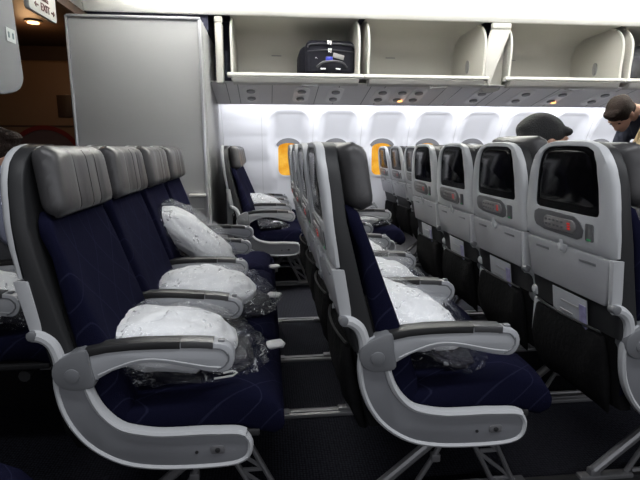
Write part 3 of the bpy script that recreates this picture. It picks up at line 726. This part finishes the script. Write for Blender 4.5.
    bm = bmesh.new(); prism(bm, rrect(-0.052, 0.357, 0.038, 0.024, 0.009, 4), 0.001, 0.005, 'y', 0.001); PM['release_plate'] = mesh_of('release_plate', bm, MT['metal'])
    bm = bmesh.new(); disc(bm, (-0.052, 0.357), 0.007, (-0.002, 0.003), 'y', 14, 0.001); PM['release_button'] = mesh_of('release_button', bm, MT['dmetal'])
    bm = bmesh.new(); disc(bm, (-0.107, 0.353), 0.0045, (0.0015, 0.004), 'y', 10); PM['screw_hole'] = mesh_of('screw_hole', bm, MT['dmetal'])
    # ---- seat frame tubes and shroud below the cushion
    bm = bmesh.new(); tube(bm, [(-0.30, 0.036, 0.355), (-0.30, S - 0.002, 0.355)], 0.021, 10); tube(bm, [(-0.03, 0.036, 0.345), (-0.03, S - 0.002, 0.345)], 0.021, 10)
    box(bm, -0.36, 0.06, 0.03, S - 0.02, 0.372, 0.392, 0.004); PM['seat_frame'] = mesh_of('seat_frame', bm, MT['dmetal'])
    # ---- leg: diagonal tube to the rear foot, truss to the front foot
    bm = bmesh.new()
    tube(bm, [(0.0, 0, 0.335), (-0.34, 0, 0.045)], 0.0165, 10); tube(bm, [(-0.06, 0, 0.33), (-0.15, 0, 0.15), (-0.22, 0, 0.03)], 0.009, 8)
    box(bm, -0.165, -0.135, -0.012, 0.012, 0.125, 0.152, 0.004)
    PM['rear_leg'] = mesh_of('rear_leg', bm, MT['metal'])
    bm = bmesh.new()
    A1, A2 = Vector((-0.10, 0, 0.33)), Vector((-0.02, 0, 0.33)); B1, B2 = Vector((0.055, 0, 0.028)), Vector((0.125, 0, 0.028))
    tube(bm, [A1, B1], 0.009, 8, 1.4); tube(bm, [A2, B2], 0.009, 8, 1.4)
    for t0, t1 in ((0.0, 0.3), (0.3, 0.3), (0.3, 0.6), (0.6, 0.6), (0.6, 0.95), (0.95, 0.95)):
        tube(bm, [A1.lerp(B1, t0), A2.lerp(B2, t1)], 0.007, 6)
    tube(bm, [(0.10, 0, 0.03), (0.0, 0, 0.036), (-0.20, 0, 0.036)], 0.008, 8)
    PM['front_leg'] = mesh_of('front_leg', bm, MT['metal'])
    bm = bmesh.new(); box(bm, -0.395, -0.20, -0.017, 0.017, 0.014, 0.032, 0.005); box(bm, -0.36, -0.32, -0.014, 0.014, 0.02, 0.055, 0.007)
    PM['rear_foot'] = mesh_of('rear_foot', bm, MT['metal'])
    bm = bmesh.new(); box(bm, 0.03, 0.17, -0.02, 0.02, 0.014, 0.034, 0.005)
    PM['front_foot'] = mesh_of('front_foot', bm, MT['metal'])
build_seat_meshes()

PROTO = {}
def seat_proto(near_frame, far_end, detail):
    root = bpy.data.objects.new('airline_seat', None); COL.objects.link(root); root.empty_display_size = 0.05
    def P(n, parent=root, dy=0.0): 
        o = bpy.data.objects.new(n, PM[n]); COL.objects.link(o); o.parent = parent; o.location = (0, dy, 0); return o
    sh = P('back_shell')
    P('side_trim'); P('backrest'); hr = P('headrest'); P('seam_stitching', hr); P('seat_cushion'); P('lower_back')
    pk = P('literature_pocket'); P('pocket_hem', pk)
    sc = P('screen'); P('display', sc)
    tt = P('tray_table'); P('tray_bumper', tt); P('tray_bumper', tt, 0.24); P('tray_latch', tt)
    h = P('hinge_arm', root, 0.0); P('hinge_pivot', h, 0.0)
    cp = P('control_panel'); P('handset', cp); P('handset_buttons', cp); P('red_readout', cp)
    so = P('socket'); P('green_light', so)
    def arm(dy):
        ar = P('armrest', root, dy)
        for n in ('arm_pad', 'arm_button_cover', 'recline_button', 'arm_pivot', 'arch_moulding'): P(n, ar)
        return ar
    def cf(dy):
        c_ = P('end_frame', root, dy)
        for n in ('frame_rim', 'release_plate', 'release_button', 'screw_hole'): P(n, c_)
    arm(0.0)
    if near_frame: cf(0.0)
    else: P('arm_bracket', root, -0.052)
    if far_end: arm(S - (0.012 if detail else 0.05)); 
    if far_end and detail: cf(S)
    P('seat_frame')
    lg = P('rear_leg', root, 0.27); P('front_leg', root, 0.27); P('rear_foot', root, 0.27); P('front_foot', root, 0.27)
    return root
def copy_tree(o, parent=None):
    c = o.copy(); COL.objects.link(c)
    if parent: c.parent = parent
    for ch in list(o.children): copy_tree(ch, c)
    return c
def delete_tree(o):
    for ch in list(o.children): delete_tree(ch)
    bpy.data.objects.remove(o)
def seat(kind, x, y, label, group, leg_y=0.27, head_dz=0.0, arm_tilt=0.0, recline=0.0, z=0.0, legs=True):
    if kind not in PROTO: PROTO[kind] = seat_proto(kind == 'near', kind in ('far', 'wallside'), kind != 'wallside')
    r = copy_tree(PROTO[kind]); r.location = (x, y, z); r.name = 'airline_seat'
    tag(r, label, 'airline seat', group)
    for ch in list(r.children):
        b = ch.name.split('.')[0]
        if not legs and b in ('rear_leg', 'front_leg', 'rear_foot', 'front_foot'): delete_tree(ch); continue
        if b in ('rear_leg', 'front_leg', 'rear_foot', 'front_foot'): ch.location.y = leg_y
        if b == 'headrest' and head_dz: ch.location = (-0.008, 0, head_dz)
        if recline and b in ('back_shell', 'side_trim', 'backrest', 'headrest', 'screen', 'tray_table', 'hinge_arm', 'control_panel', 'socket'):
            pv = Vector((-0.44, 0, 0.60)); T_ = Matrix.Translation(ch.location)
            ch.matrix_basis = Matrix.Translation(pv) @ Matrix.Rotation(recline, 4, 'Y') @ Matrix.Translation(-pv) @ T_
        if b == 'armrest' and arm_tilt and ch.location.y < 0.1:
            pv = Vector((-0.405, 0, 0.607)); R = Matrix.Rotation(arm_tilt, 4, 'Y')
            M_ = Matrix.Translation(pv) @ R @ Matrix.Translation(-pv); ch.matrix_basis = M_
    return r
XA, P_, Y0 = -0.078, 0.76, 1.197
legs_y = [0.203, 0.268, 0.353, 0.488]
near4 = ['nearest the camera', 'second from the camera', 'third from the camera', 'farthest from the camera']
rows = [(-1, 'row cut off at the left edge', 'seats at the left picture edge'),
        (0, 'left row by the partition', 'seats of the left middle block row'),
        (1, 'centre row seen edge-on', 'seats of the centre row seen edge-on'),
        (2, 'right row with visible screens', 'seats of the right row with screens'),
        (3, 'row ahead of the right screens', 'seats of the hidden front row')]
for ri, desc, grp in rows:
    for i in range(4):
        if ri == -1 and i == 0: continue
        if ri == 3 and i == 0: continue
        kind = 'near' if i == 0 else 'far' if i == 3 else 'mid'
        seat(kind, XA + ri * P_ - (0.016 if ri == 0 else 0), Y0 + i * S, 'navy airline seat %s in the %s' % (near4[i], desc), grp,
             legs_y[i] if i < 3 else 0.445, head_dz=0.028 if (ri == 2 and i == 1) else 0.0, arm_tilt=math.radians(4.0) if (ri == 0 and i == 1) else 0.0,
             recline=math.radians({0: 1.7, 2: 3.0, -1: 2.0}.get(ri, 0.0)), z=-0.010 if ri == 0 else 0.0, legs=not (ri == -1 and i == 1))
XW, YW = 0.209, 3.735
for ri in range(0, 5):
    for i in range(3):
        if ri >= 3 and i > 1: continue
        kind = 'near' if i == 0 else 'wallside' if i == 2 else 'mid'
        seat(kind, XW + ri * P_, YW + i * S, 'navy window-side seat, %s, in the %s window row from the left' % (('on the aisle', 'middle of three', 'by the wall')[i], ('first', 'second', 'third', 'fourth', 'fifth')[ri]),
             'seats of the window-side block', (0.225, 0.28, 0.16)[i], recline=math.radians((0.0, -0.9, -1.7)[i]))
seat('far', XW - P_ - 0.080, 0.540, 'navy aisle seat cushion corner at the bottom left picture edge', None)
for k in list(PROTO.values()): delete_tree(k)

# ================================================================== PILLOW AND BLANKET BAGS
def blob(hx, hy, hz, seed, amp=0.12, fr=3.0, n=5, e=0.75, pinch=0.25):
    t = bmesh.new(); bmesh.ops.create_icosphere(t, subdivisions=n, radius=1)
    off = Vector((seed * 3.7, seed * 1.3, seed * 7.1))
    for v in t.verts:
        c = v.co.copy(); q = Vector([math.copysign(abs(a) ** e, a) for a in c])
        edge = max(abs(q.x), abs(q.y))
        zf = (1 - pinch * edge ** 3)
        nn = noise.noise(c * fr + off) * amp + noise.noise(c * fr * 2.7 + off) * amp * 0.5
        rid = (1 - abs(noise.noise(c * fr * 2.0 + off * 2))) ** 6 * amp * 0.45
        v.co = Vector((q.x * hx * (1 + nn * 0.5), q.y * hy * (1 + nn * 0.5), q.z * hz * zf * (1 + nn * 1.6 + rid)))
    return t
def crumple_film(hx, hy, hz, seed):
    t = blob(hx, hy, hz, seed, 0.15, 3.4, 5, 0.70, 0.62)
    for v in t.verts:
        if v.co.x > 0.25 * hx: v.co.z = v.co.z * (1 - 0.45 * (v.co.x / hx - 0.25)) - 0.020 * (v.co.x / hx - 0.25)
    off = Vector((seed, 5, 2))
    for v in t.verts:
        r = (1 - abs(noise.noise(v.co * 22 + off))) ** 8 * 0.010 + noise.noise(v.co * 40 + off) * 0.004
        v.co += v.co.normalized() * r
    return t
def bag(loc, rot, label, group, seed, pillow=(0.205, 0.165, 0.082), film=(0.250, 0.190, 0.098), poff=(-0.045, 0, 0.010), blank=(0.095, 0.14, 0.026), boff=(0.120, 0, -0.034)):
    r = thing('pillow_bag', label, 'pillow bag', loc, 0, group); r.rotation_euler = rot
    t = blob(*pillow, seed, 0.10, 2.2, 5, 0.88, 0.35); put('pillow', t, MT['white'], r, 80).location = poff
    t = blob(*blank, seed + 9, 0.2); put('blanket', t, MT['blanket'], r, 80).location = boff
    t = crumple_film(*film, seed + 4); put('plastic_wrap', t, MT['film'], r, 80)
    return r
G = 'plastic-wrapped pillows left on the seats'
bag((-0.265, 1.445, 0.560), (0, math.radians(7), math.radians(8)), 'white pillow in clear plastic on the nearest left-row seat', G, 1)
bag((-0.215, 1.92, 0.570), (0, math.radians(4), math.radians(-6)), 'white pillow in clear plastic on the second seat of the left row', G, 2)
bag((-0.345, 2.40, 0.700), (math.radians(0), math.radians(38), math.radians(-4)), 'long white pillow bag propped upright against the third left-row backrest', G, 3, (0.235, 0.13, 0.078), (0.275, 0.155, 0.098), (-0.01, 0, 0), (0.08, 0.09, 0.03), (0.02, 0.03, -0.02))
bag((0.455, 1.455, 0.590), (0, math.radians(20), math.radians(-10)), 'white pillow in clear plastic on the nearest centre-row seat', G, 5)
bag((0.48, 1.92, 0.590), (0, math.radians(16), math.radians(5)), 'white pillow in clear plastic on the second seat of the centre row', G, 6)
bag((0.47, 2.40, 0.590), (0, math.radians(16), math.radians(-5)), 'small visible tip of a white pillow bag on the third centre-row seat', G, 7)
bag((0.47, 2.87, 0.560), (0, math.radians(3), 0), 'white pillow bag on the farthest centre-row seat', G, 8)
bag((-0.01, 4.46, 0.620), (0, math.radians(14), math.radians(5)), 'white pillow between the armrests of the first window row', G, 10)
bag((-0.02, 4.00, 0.520), (0, 0, 0), 'flat dark wrapped blanket on the first window-row aisle seat', G, 11, (0.08, 0.07, 0.02), (0.20, 0.15, 0.034), (0.07, 0, 0.004), (0.17, 0.13, 0.026), (-0.01, 0, 0))
bag((0.78, 4.0, 0.555), (0, 0, 0), 'white pillow bag on the second window-row aisle seat', G, 12)
bag((-1.02, 1.90, 0.575), (0, math.radians(4), 0), 'white pillow bag behind the left armrest at the left picture edge', G, 13)
# small white headset packets
def packet(loc, rz, label, seed):
    r = thing('headset_packet', label, 'headset packet', loc, rz, 'small white headset packets on the cushions')
    t = blob(0.030, 0.024, 0.010, seed, 0.25, 2.0, 3, 0.6, 0.5); put('wrapper', t, MT['paper'], r, 80)
    t = bmesh.new(); box(t, -0.034, -0.018, -0.012, 0.012, -0.003, 0.003, 0.002); put('folded_end', t, MT['blanket'], r)
packet((0.015, 1.47, 0.527), 0.3, 'small white packet at the front of the nearest left-row cushion', 3)
packet((0.02, 2.00, 0.527), -0.3, 'small white packet at the front of the second left-row cushion', 4)
packet((0.03, 2.52, 0.524), 0.2, 'small white packet on the third left-row cushion', 5)
packet((-0.80, 1.80, 0.522), 0.2, 'small white packet on the cushion at the left picture edge', 6)
r = thing('plastic_hook', 'white plastic hanger clip hanging off the nearest pillow bag', 'clip', (-0.125, 1.262, 0.522), 0.1)
bm = bmesh.new(); tube(bm, [(-0.03, 0, 0), (0.02, 0, 0.004), (0.032, 0, 0.012), (0.02, 0, 0.018), (-0.005, 0, 0.014)], 0.003, 6); put('hook', bm, MT['paper'], r)
r = thing('headset_packet', 'white packet tucked on top of the nearest centre-row backrest edge', 'headset packet', (0.205, 1.285, 1.0), 0)
delete_tree(r)
# safety cards in the pockets of the right row
for i in range(4):
    c_ = thing('safety_card', 'grey printed safety card in the seat pocket of the %s right-row seat' % ('nearest', 'second', 'third', 'farthest')[i], 'safety card', (XA + 2 * P_ - 0.478, Y0 + i * S + 0.215, 0.60), 0, 'safety cards in the right-row pockets')
    c_.rotation_euler = (0, math.radians(-8), 0)
    bm = bmesh.new(); box(bm, 0.0, 0.003, -0.09, 0.09, -0.13, 0.085, 0.001); put('card', bm, mat('card_paper', (0.27, 0.28, 0.30), 0.5), c_)
    bm = bmesh.new(); box(bm, -0.002, 0.0, -0.05, 0.04, 0.045, 0.052); box(bm, -0.002, 0.0, -0.02, 0.05, 0.015, 0.019); put('print_lines', bm, MT['knob'], c_)
    bm = bmesh.new(); box(bm, -0.002, 0.0005, -0.088, -0.056, -0.10, 0.065); put('print_picture', bm, mat('card_picture', (0.2, 0.19, 0.33), 0.5, noise_s=40, noise_a=0.8), c_)

# ================================================================== SUITCASE
sc_ = thing('suitcase', 'black soft-sided suitcase lying in the open overhead bin', 'suitcase', (0.515, 4.08, 1.705), math.radians(0))
t = bmesh.new(); box(t, -0.19, 0.215, 0.02, 0.50, 0.004, 0.285, 0.055, 5)
for v in t.verts: v.co += Vector((0, -0.012 * math.cos(v.co.x * 6) * (1 if v.co.y < 0.1 else 0), 0))
put('case_body', t, MT['suit'], sc_)
t = bmesh.new(); box(t, -0.235, 0.0, 0.09, 0.50, 0.004, 0.26, 0.07, 5); put('side_pocket', t, MT['suit'], sc_)
t = bmesh.new(); tube(t, catmull([(-0.175, 0.0, 0.22), (-0.15, 0.0, 0.243), (0.0, -0.008, 0.250), (0.17, 0.0, 0.243), (0.198, 0.0, 0.22)], 4, False), 0.006, 6); tube(t, catmull([(-0.178, 0.004, 0.19), (0.0, -0.006, 0.202), (0.2, 0.004, 0.19)], 5, False), 0.004, 6); put('zipper', t, MT['suitt'], sc_)
t = bmesh.new(); tube(t, catmull([(-0.10, 0.0, 0.07), (-0.06, -0.03, 0.10), (0.02, -0.036, 0.112), (0.10, -0.03, 0.10), (0.14, 0.0, 0.07)], 5, False), 0.009, 8); put('carry_handle', t, MT['suitt'], sc_)
t = bmesh.new(); box(t, -0.075, -0.03, -0.008, 0.006, 0.05, 0.064, 0.003); box(t, 0.05, 0.09, -0.008, 0.006, 0.05, 0.064, 0.003); box(t, -0.115, -0.105, -0.004, 0.006, 0.135, 0.145, 0.002); put('handle_mounts', t, MT['chrome'], sc_)
t = bmesh.new(); box(t, -0.03, 0.025, -0.012, 0.004, 0.118, 0.150, 0.006); put('blue_badge', t, MT['blue'], sc_)
t = bmesh.new(); box(t, -0.022, -0.002, -0.014, 0.0, 0.240, 0.272, 0.003); box(t, 0.0, 0.014, -0.014, 0.0, 0.236, 0.268, 0.003); box(t, -0.012, -0.002, -0.014, 0.0, 0.180, 0.212, 0.002); box(t, 0.004, 0.014, -0.014, 0.0, 0.178, 0.212, 0.002); put('zip_pulls', t, MT['chrome'], sc_)
t = bmesh.new(); box(t, -0.05, 0.04, -0.018, -0.013, -0.018, 0.018, 0.002, M=Matrix.Translation((0.075, 0, 0.150)) @ Matrix.Rotation(0.25, 4, 'Y')); put('luggage_tag', t, MT['ctrl2'], sc_)

# ================================================================== PEOPLE
def skin_mesh(verts, edges, radii):
    me = bpy.data.meshes.new('sk'); me.from_pydata([tuple(v) for v in verts], edges, [])
    o = bpy.data.objects.new('sk', me); COL.objects.link(o)
    m = o.modifiers.new('Skin', 'SKIN'); m.use_smooth_shade = True
    for i, sv in enumerate(me.skin_vertices[0].data):
        sv.radius = (radii[i], radii[i]); sv.use_root = (i == 0)
    s = o.modifiers.new('sub', 'SUBSURF'); s.levels = 1; s.render_levels = 1
    dg = bpy.context.evaluated_depsgraph_get(); r = bpy.data.meshes.new_from_object(o.evaluated_get(dg))
    bpy.data.objects.remove(o); return r
def ellip(bm, c, r, M=None, sub=3):
    t = bmesh.new(); bmesh.ops.create_icosphere(t, subdivisions=sub, radius=1)
    for v in t.verts: v.co = Vector((v.co.x * r[0], v.co.y * r[1], v.co.z * r[2])) + Vector(c)
    if M: bmesh.ops.transform(t, matrix=M, verts=t.verts[:])
    merge(bm, t)
def remeshed(bm, m, voxel, name, smooth=4):
    me = bpy.data.meshes.new('rm'); bm.to_mesh(me); bm.free()
    o = bpy.data.objects.new('rm', me); COL.objects.link(o)
    r = o.modifiers.new('r', 'REMESH'); r.mode = 'VOXEL'; r.voxel_size = voxel
    s = o.modifiers.new('s', 'SMOOTH'); s.factor = 0.5; s.iterations = smooth
    dg = bpy.context.evaluated_depsgraph_get(); q = bpy.data.meshes.new_from_object(o.evaluated_get(dg))
    bpy.data.objects.remove(o); q.materials.clear(); q.materials.append(m); q.name = name
    for p in q.polygons: p.use_smooth = True
    return q
def person(label, J, headM, clothes, hair_fn, hair_mat, trousers, loc=(0, 0, 0)):
    """J: joint dict in world coordinates relative to loc; headM: matrix of the head (head local: +x face, z up, origin skull centre)"""
    root = thing('person', label, 'person', loc)
    V = []; E = []; R = []; idx = {}
    def add(n, p, r): idx[n] = len(V); V.append(Vector(p)); R.append(r)
    add('pelvis', J['pelvis'], 0.135); mid = Vector(J['pelvis']).lerp(Vector(J['chest']), 0.5)
    add('belly', mid, 0.125); add('chest', J['chest'], 0.135); add('neckb', J['neckb'], 0.062); add('necku', J['necku'], 0.052)
    E += [(0, 1), (1, 2), (2, 3), (3, 4)]
    chains = {}
    for s in ('l', 'r'):
        add('sh' + s, J['sh' + s], 0.062); add('el' + s, J['el' + s], 0.042); add('wr' + s, J['wr' + s], 0.027)
        E += [(2, idx['sh' + s]), (idx['sh' + s], idx['el' + s]), (idx['el' + s], idx['wr' + s])]
        # hand: palm and five fingers
        w_ = Vector(J['wr' + s]); d = (w_ - Vector(J['el' + s])).normalized(); side = Vector((0, 1, 0)).cross(d).cross(d).normalized()
        side = d.cross(Vector((0, 0, 1))).normalized(); up = side.cross(d).normalized()
        add('pa' + s, w_ + d * 0.055, 0.028); E.append((idx['wr' + s], idx['pa' + s])); pb = idx['pa' + s]
        for fi, (off, ln) in enumerate(((-0.030, 0.065), (-0.010, 0.078), (0.010, 0.074), (0.029, 0.058))):
            b = w_ + d * 0.09 + side * off
            add('f', b, 0.0095); a_ = len(V) - 1; E.append((pb, a_))
            add('f', b + d * ln * 0.55 - up * 0.012, 0.0085); E.append((a_, a_ + 1))
            add('f', b + d * ln * 0.9 - up * 0.035, 0.0075); E.append((a_ + 1, a_ + 2))
        sg_ = -1 if s == 'l' else 1
        add('t', w_ + d * 0.045 + side * 0.038 * sg_, 0.011); a_ = len(V) - 1; E.append((pb, a_))
        add('t', w_ + d * 0.085 + side * 0.052 * sg_ - up * 0.01, 0.009); E.append((a_, a_ + 1))
        add('hp' + s, J['hp' + s], 0.095); add('kn' + s, J['kn' + s], 0.060); add('an' + s, J['an' + s], 0.040); add('to' + s, J['to' + s], 0.032)
        E += [(0, idx['hp' + s]), (idx['hp' + s], idx['kn' + s]), (idx['kn' + s], idx['an' + s]), (idx['an' + s], idx['to' + s])]
    sm = skin_mesh(V, E, R)
    bm = bmesh.new(); bm.from_mesh(sm)
    H = headM
    ellip(bm, (-0.012, 0, 0.025), (0.098, 0.076, 0.092), H); ellip(bm, (0.035, 0, -0.035), (0.060, 0.058, 0.075), H)   # skull, face
    ellip(bm, (0.060, 0, -0.085), (0.030, 0.032, 0.024), H, 2)                                                      # chin
    ellip(bm, (0.098, 0, -0.022), (0.022, 0.013, 0.024), H, 2); ellip(bm, (0.088, 0, 0.010), (0.014, 0.010, 0.025), H, 2)  # nose
    ellip(bm, (0.080, 0, 0.030), (0.016, 0.050, 0.010), H, 2); ellip(bm, (0.090, 0, -0.058), (0.012, 0.024, 0.010), H, 2)  # brow, lips
    for s in (-1, 1): ellip(bm, (-0.005, s * 0.078, -0.012), (0.020, 0.010, 0.031), H, 2)                             # ears
    tube(bm, [Vector(J['neckb']), H @ Vector((-0.015, 0, -0.04))], [0.062, 0.055], 14)
    me = remeshed(bm, MT['skin'], 0.0075, 'body'); ob('body', me, root)
    for s in (-1, 1):
        bm = bmesh.new(); ellip(bm, (0.082, s * 0.030, 0.008), (0.006, 0.011, 0.005), H, 2); put('eye', bm, MT['eye'], root)
    # shirt and trousers, grown from the same skeleton, a little wider
    def cloth(names, edges, rad, m, nm):
        vs = [Vector(J[n]) if n != 'belly' else mid for n in names]
        sm2 = skin_mesh(vs, edges, rad); b2 = bmesh.new(); b2.from_mesh(sm2); me2 = remeshed(b2, m, 0.012, nm, 3); ob(nm, me2, root)
    def short(a, b, t): J['_' + a + b] = tuple(Vector(J[a]).lerp(Vector(J[b]), t)); return '_' + a + b
    nm_ = ['chest', 'belly', 'pelvis', 'neckb']; ed = [(0, 1), (1, 2), (0, 3)]; rd = [0.155, 0.145, 0.150, 0.070]
    for s in ('l', 'r'):
        k = len(nm_); nm_ += ['sh' + s, 'el' + s, short('el' + s, 'wr' + s, 0.85)]; ed += [(0, k), (k, k + 1), (k + 1, k + 2)]; rd += [0.078, 0.055, 0.042]
    cloth(nm_, ed, rd, clothes, 'shirt')
    nm_ = ['pelvis']; ed = []; rd = [0.155]
    for s in ('l', 'r'):
        k = len(nm_); nm_ += ['hp' + s, 'kn' + s, short('kn' + s, 'an' + s, 0.9)]; ed += [(0, k), (k, k + 1), (k + 1, k + 2)]; rd += [0.108, 0.075, 0.062]
    cloth(nm_, ed, rd, trousers, 'trousers')
    bm = bmesh.new(); 
    for s in ('l', 'r'):
        a, b = Vector(J['an' + s]), Vector(J['to' + s]); a.z = b.z = 0.045
        tube(bm, [a + (a - b) * 0.35, a, a.lerp(b, 0.6), b, b + (b - a) * 0.25], [0.03, 0.045, 0.045, 0.042, 0.022], 12)
    put('shoes', bm, MT['black'], root)
    hair_fn(root, H, hair_mat)
    return root
def hair_short(root, H, m):
    bm = bmesh.new()
    ellip(bm, (-0.022, 0, 0.038), (0.108, 0.086, 0.094), H, 4); ellip(bm, (-0.055, 0, -0.01), (0.068, 0.078, 0.075), H); ellip(bm, (0.048, 0, 0.088), (0.050, 0.062, 0.030), H)
    me = remeshed(bm, m, 0.006, 'hair', 2)
    for v in me.vertices: v.co += Vector(v.normal) * noise.noise(Vector(v.co) * 26) * 0.003
    ob('hair', me, root)
def hair_long(root, H, m):
    bm = bmesh.new()
    ellip(bm, (-0.022, 0, 0.036), (0.112, 0.090, 0.096), H, 4)
    Hl = H.translation
    for s in (-1, 1):
        for k in range(4):
            a = H @ Vector((0.01 - 0.035 * k, s * (0.072 - 0.006 * k), 0.03))
            tube(bm, [a, a + Vector((-0.02, s * 0.028, -0.10)), a + Vector((-0.03, s * 0.040, -0.20)), a + Vector((-0.025, s * 0.045, -0.32))], [0.030, 0.034, 0.034, 0.012], 8)
    tube(bm, [H @ Vector((-0.08, 0, 0.04)), Hl + Vector((-0.12, 0, -0.12)), Hl + Vector((-0.11, 0, -0.30))], [0.06, 0.075, 0.03], 12)
    me = remeshed(bm, m, 0.006, 'hair', 2)
    for v in me.vertices: 
        c = Vector(v.co); v.co += Vector(v.normal) * noise.noise(Vector((c.x * 70, c.y * 70, c.z * 6))) * 0.008
    ob('hair', me, root)
def knit_cap(root, H, m):
    bm = bmesh.new(); ellip(bm, (-0.070, 0, -0.015), (0.060, 0.078, 0.085), H); me = remeshed(bm, MT['hairb'], 0.006, 'hair', 2); ob('hair', me, root)
    bm = bmesh.new(); ellip(bm, (-0.040, 0, 0.048), (0.120, 0.094, 0.090), H, 4); ellip(bm, (-0.085, 0, 0.01), (0.066, 0.086, 0.085), H, 3); ellip(bm, (0.055, 0, 0.062), (0.055, 0.070, 0.030), H, 3)
    me = remeshed(bm, m, 0.006, 'cap', 2)
    for v in me.vertices: v.co += Vector(v.normal) * noise.noise(Vector(v.co) * 12) * 0.008
    ob('cap', me, root)
def headmat(p, yaw_, pitch_):
    return Matrix.Translation(p) @ Matrix.Rotation(yaw_, 4, 'Z') @ Matrix.Rotation(pitch_, 4, 'Y')
def seated(x, y, lean, hz, hx=None):
    sx = -0.27; c = (sx + lean * 0.55 - 0.03, 0, 0.92 if lean < 0.15 else 0.90)
    hd = (sx + lean, 0, hz)
    nb = (sx + lean * 0.85 - 0.03, 0, hz - 0.155)
    J = dict(pelvis=(sx + 0.03, 0, 0.615), chest=c, neckb=nb, necku=(nb[0] + 0.01, 0, nb[2] + 0.05))
    for s, q in (('l', 1), ('r', -1)):
        J['sh' + s] = (c[0] + 0.02, q * 0.165, c[2] + 0.085); J['el' + s] = (c[0] + 0.08, q * 0.175, 0.75); J['wr' + s] = (c[0] + 0.30, q * 0.12, 0.69)
        J['hp' + s] = (sx + 0.06, q * 0.09, 0.605); J['kn' + s] = (sx + 0.46, q * 0.10, 0.585); J['an' + s] = (sx + 0.44, q * 0.10, 0.10); J['to' + s] = (sx + 0.60, q * 0.11, 0.045)
    return J, hd, (x, y, 0)
J, hd, lc = seated(1.442, 2.385, 0.240, 1.168)
person('person in a charcoal cap seated facing right, seen over the screens', J, headmat(hd, math.radians(-12), math.radians(8)), MT['hood'], knit_cap, MT['hood'], MT['plaid'], lc)
J, hd, lc = seated(2.202, 2.385, 0.16, 1.215)
person('person with long blonde hair at the right picture edge', J, headmat(hd, math.radians(10), math.radians(10)), MT['plaid'], hair_long, MT['hairy'], MT['plaid'], lc)
J, hd, lc = seated(-0.838, 2.385, -0.10, 1.105)
person('seated person in pale blue, just visible at the left picture edge', J, headmat(hd, 0, math.radians(6)), MT['lilac'], hair_short, MT['hairb'], MT['plaid'], lc)
# bending man in the far aisle, facing left and down
J = dict(pelvis=(0.12, 0, 0.98), chest=(-0.10, 0, 1.29), neckb=(-0.24, 0, 1.405), necku=(-0.28, 0, 1.41))
for s, q in (('l', -1), ('r', 1)):
    J['sh' + s] = (-0.16, q * 0.17, 1.34); J['el' + s] = (-0.24, q * 0.19, 1.06); J['wr' + s] = (-0.44, q * 0.12, 0.90)
    J['hp' + s] = (0.12, q * 0.09, 0.92); J['kn' + s] = (0.09, q * 0.10, 0.50); J['an' + s] = (0.12, q * 0.10, 0.09); J['to' + s] = (-0.02, q * 0.11, 0.045)
person('dark-haired man in navy bending down in the far aisle', J, headmat((-0.37, 0, 1.375), math.radians(180 + 22), math.radians(58)), MT['shirt'], hair_short, MT['hairb'], MT['plaid'], (2.93, 3.40, -0.0))
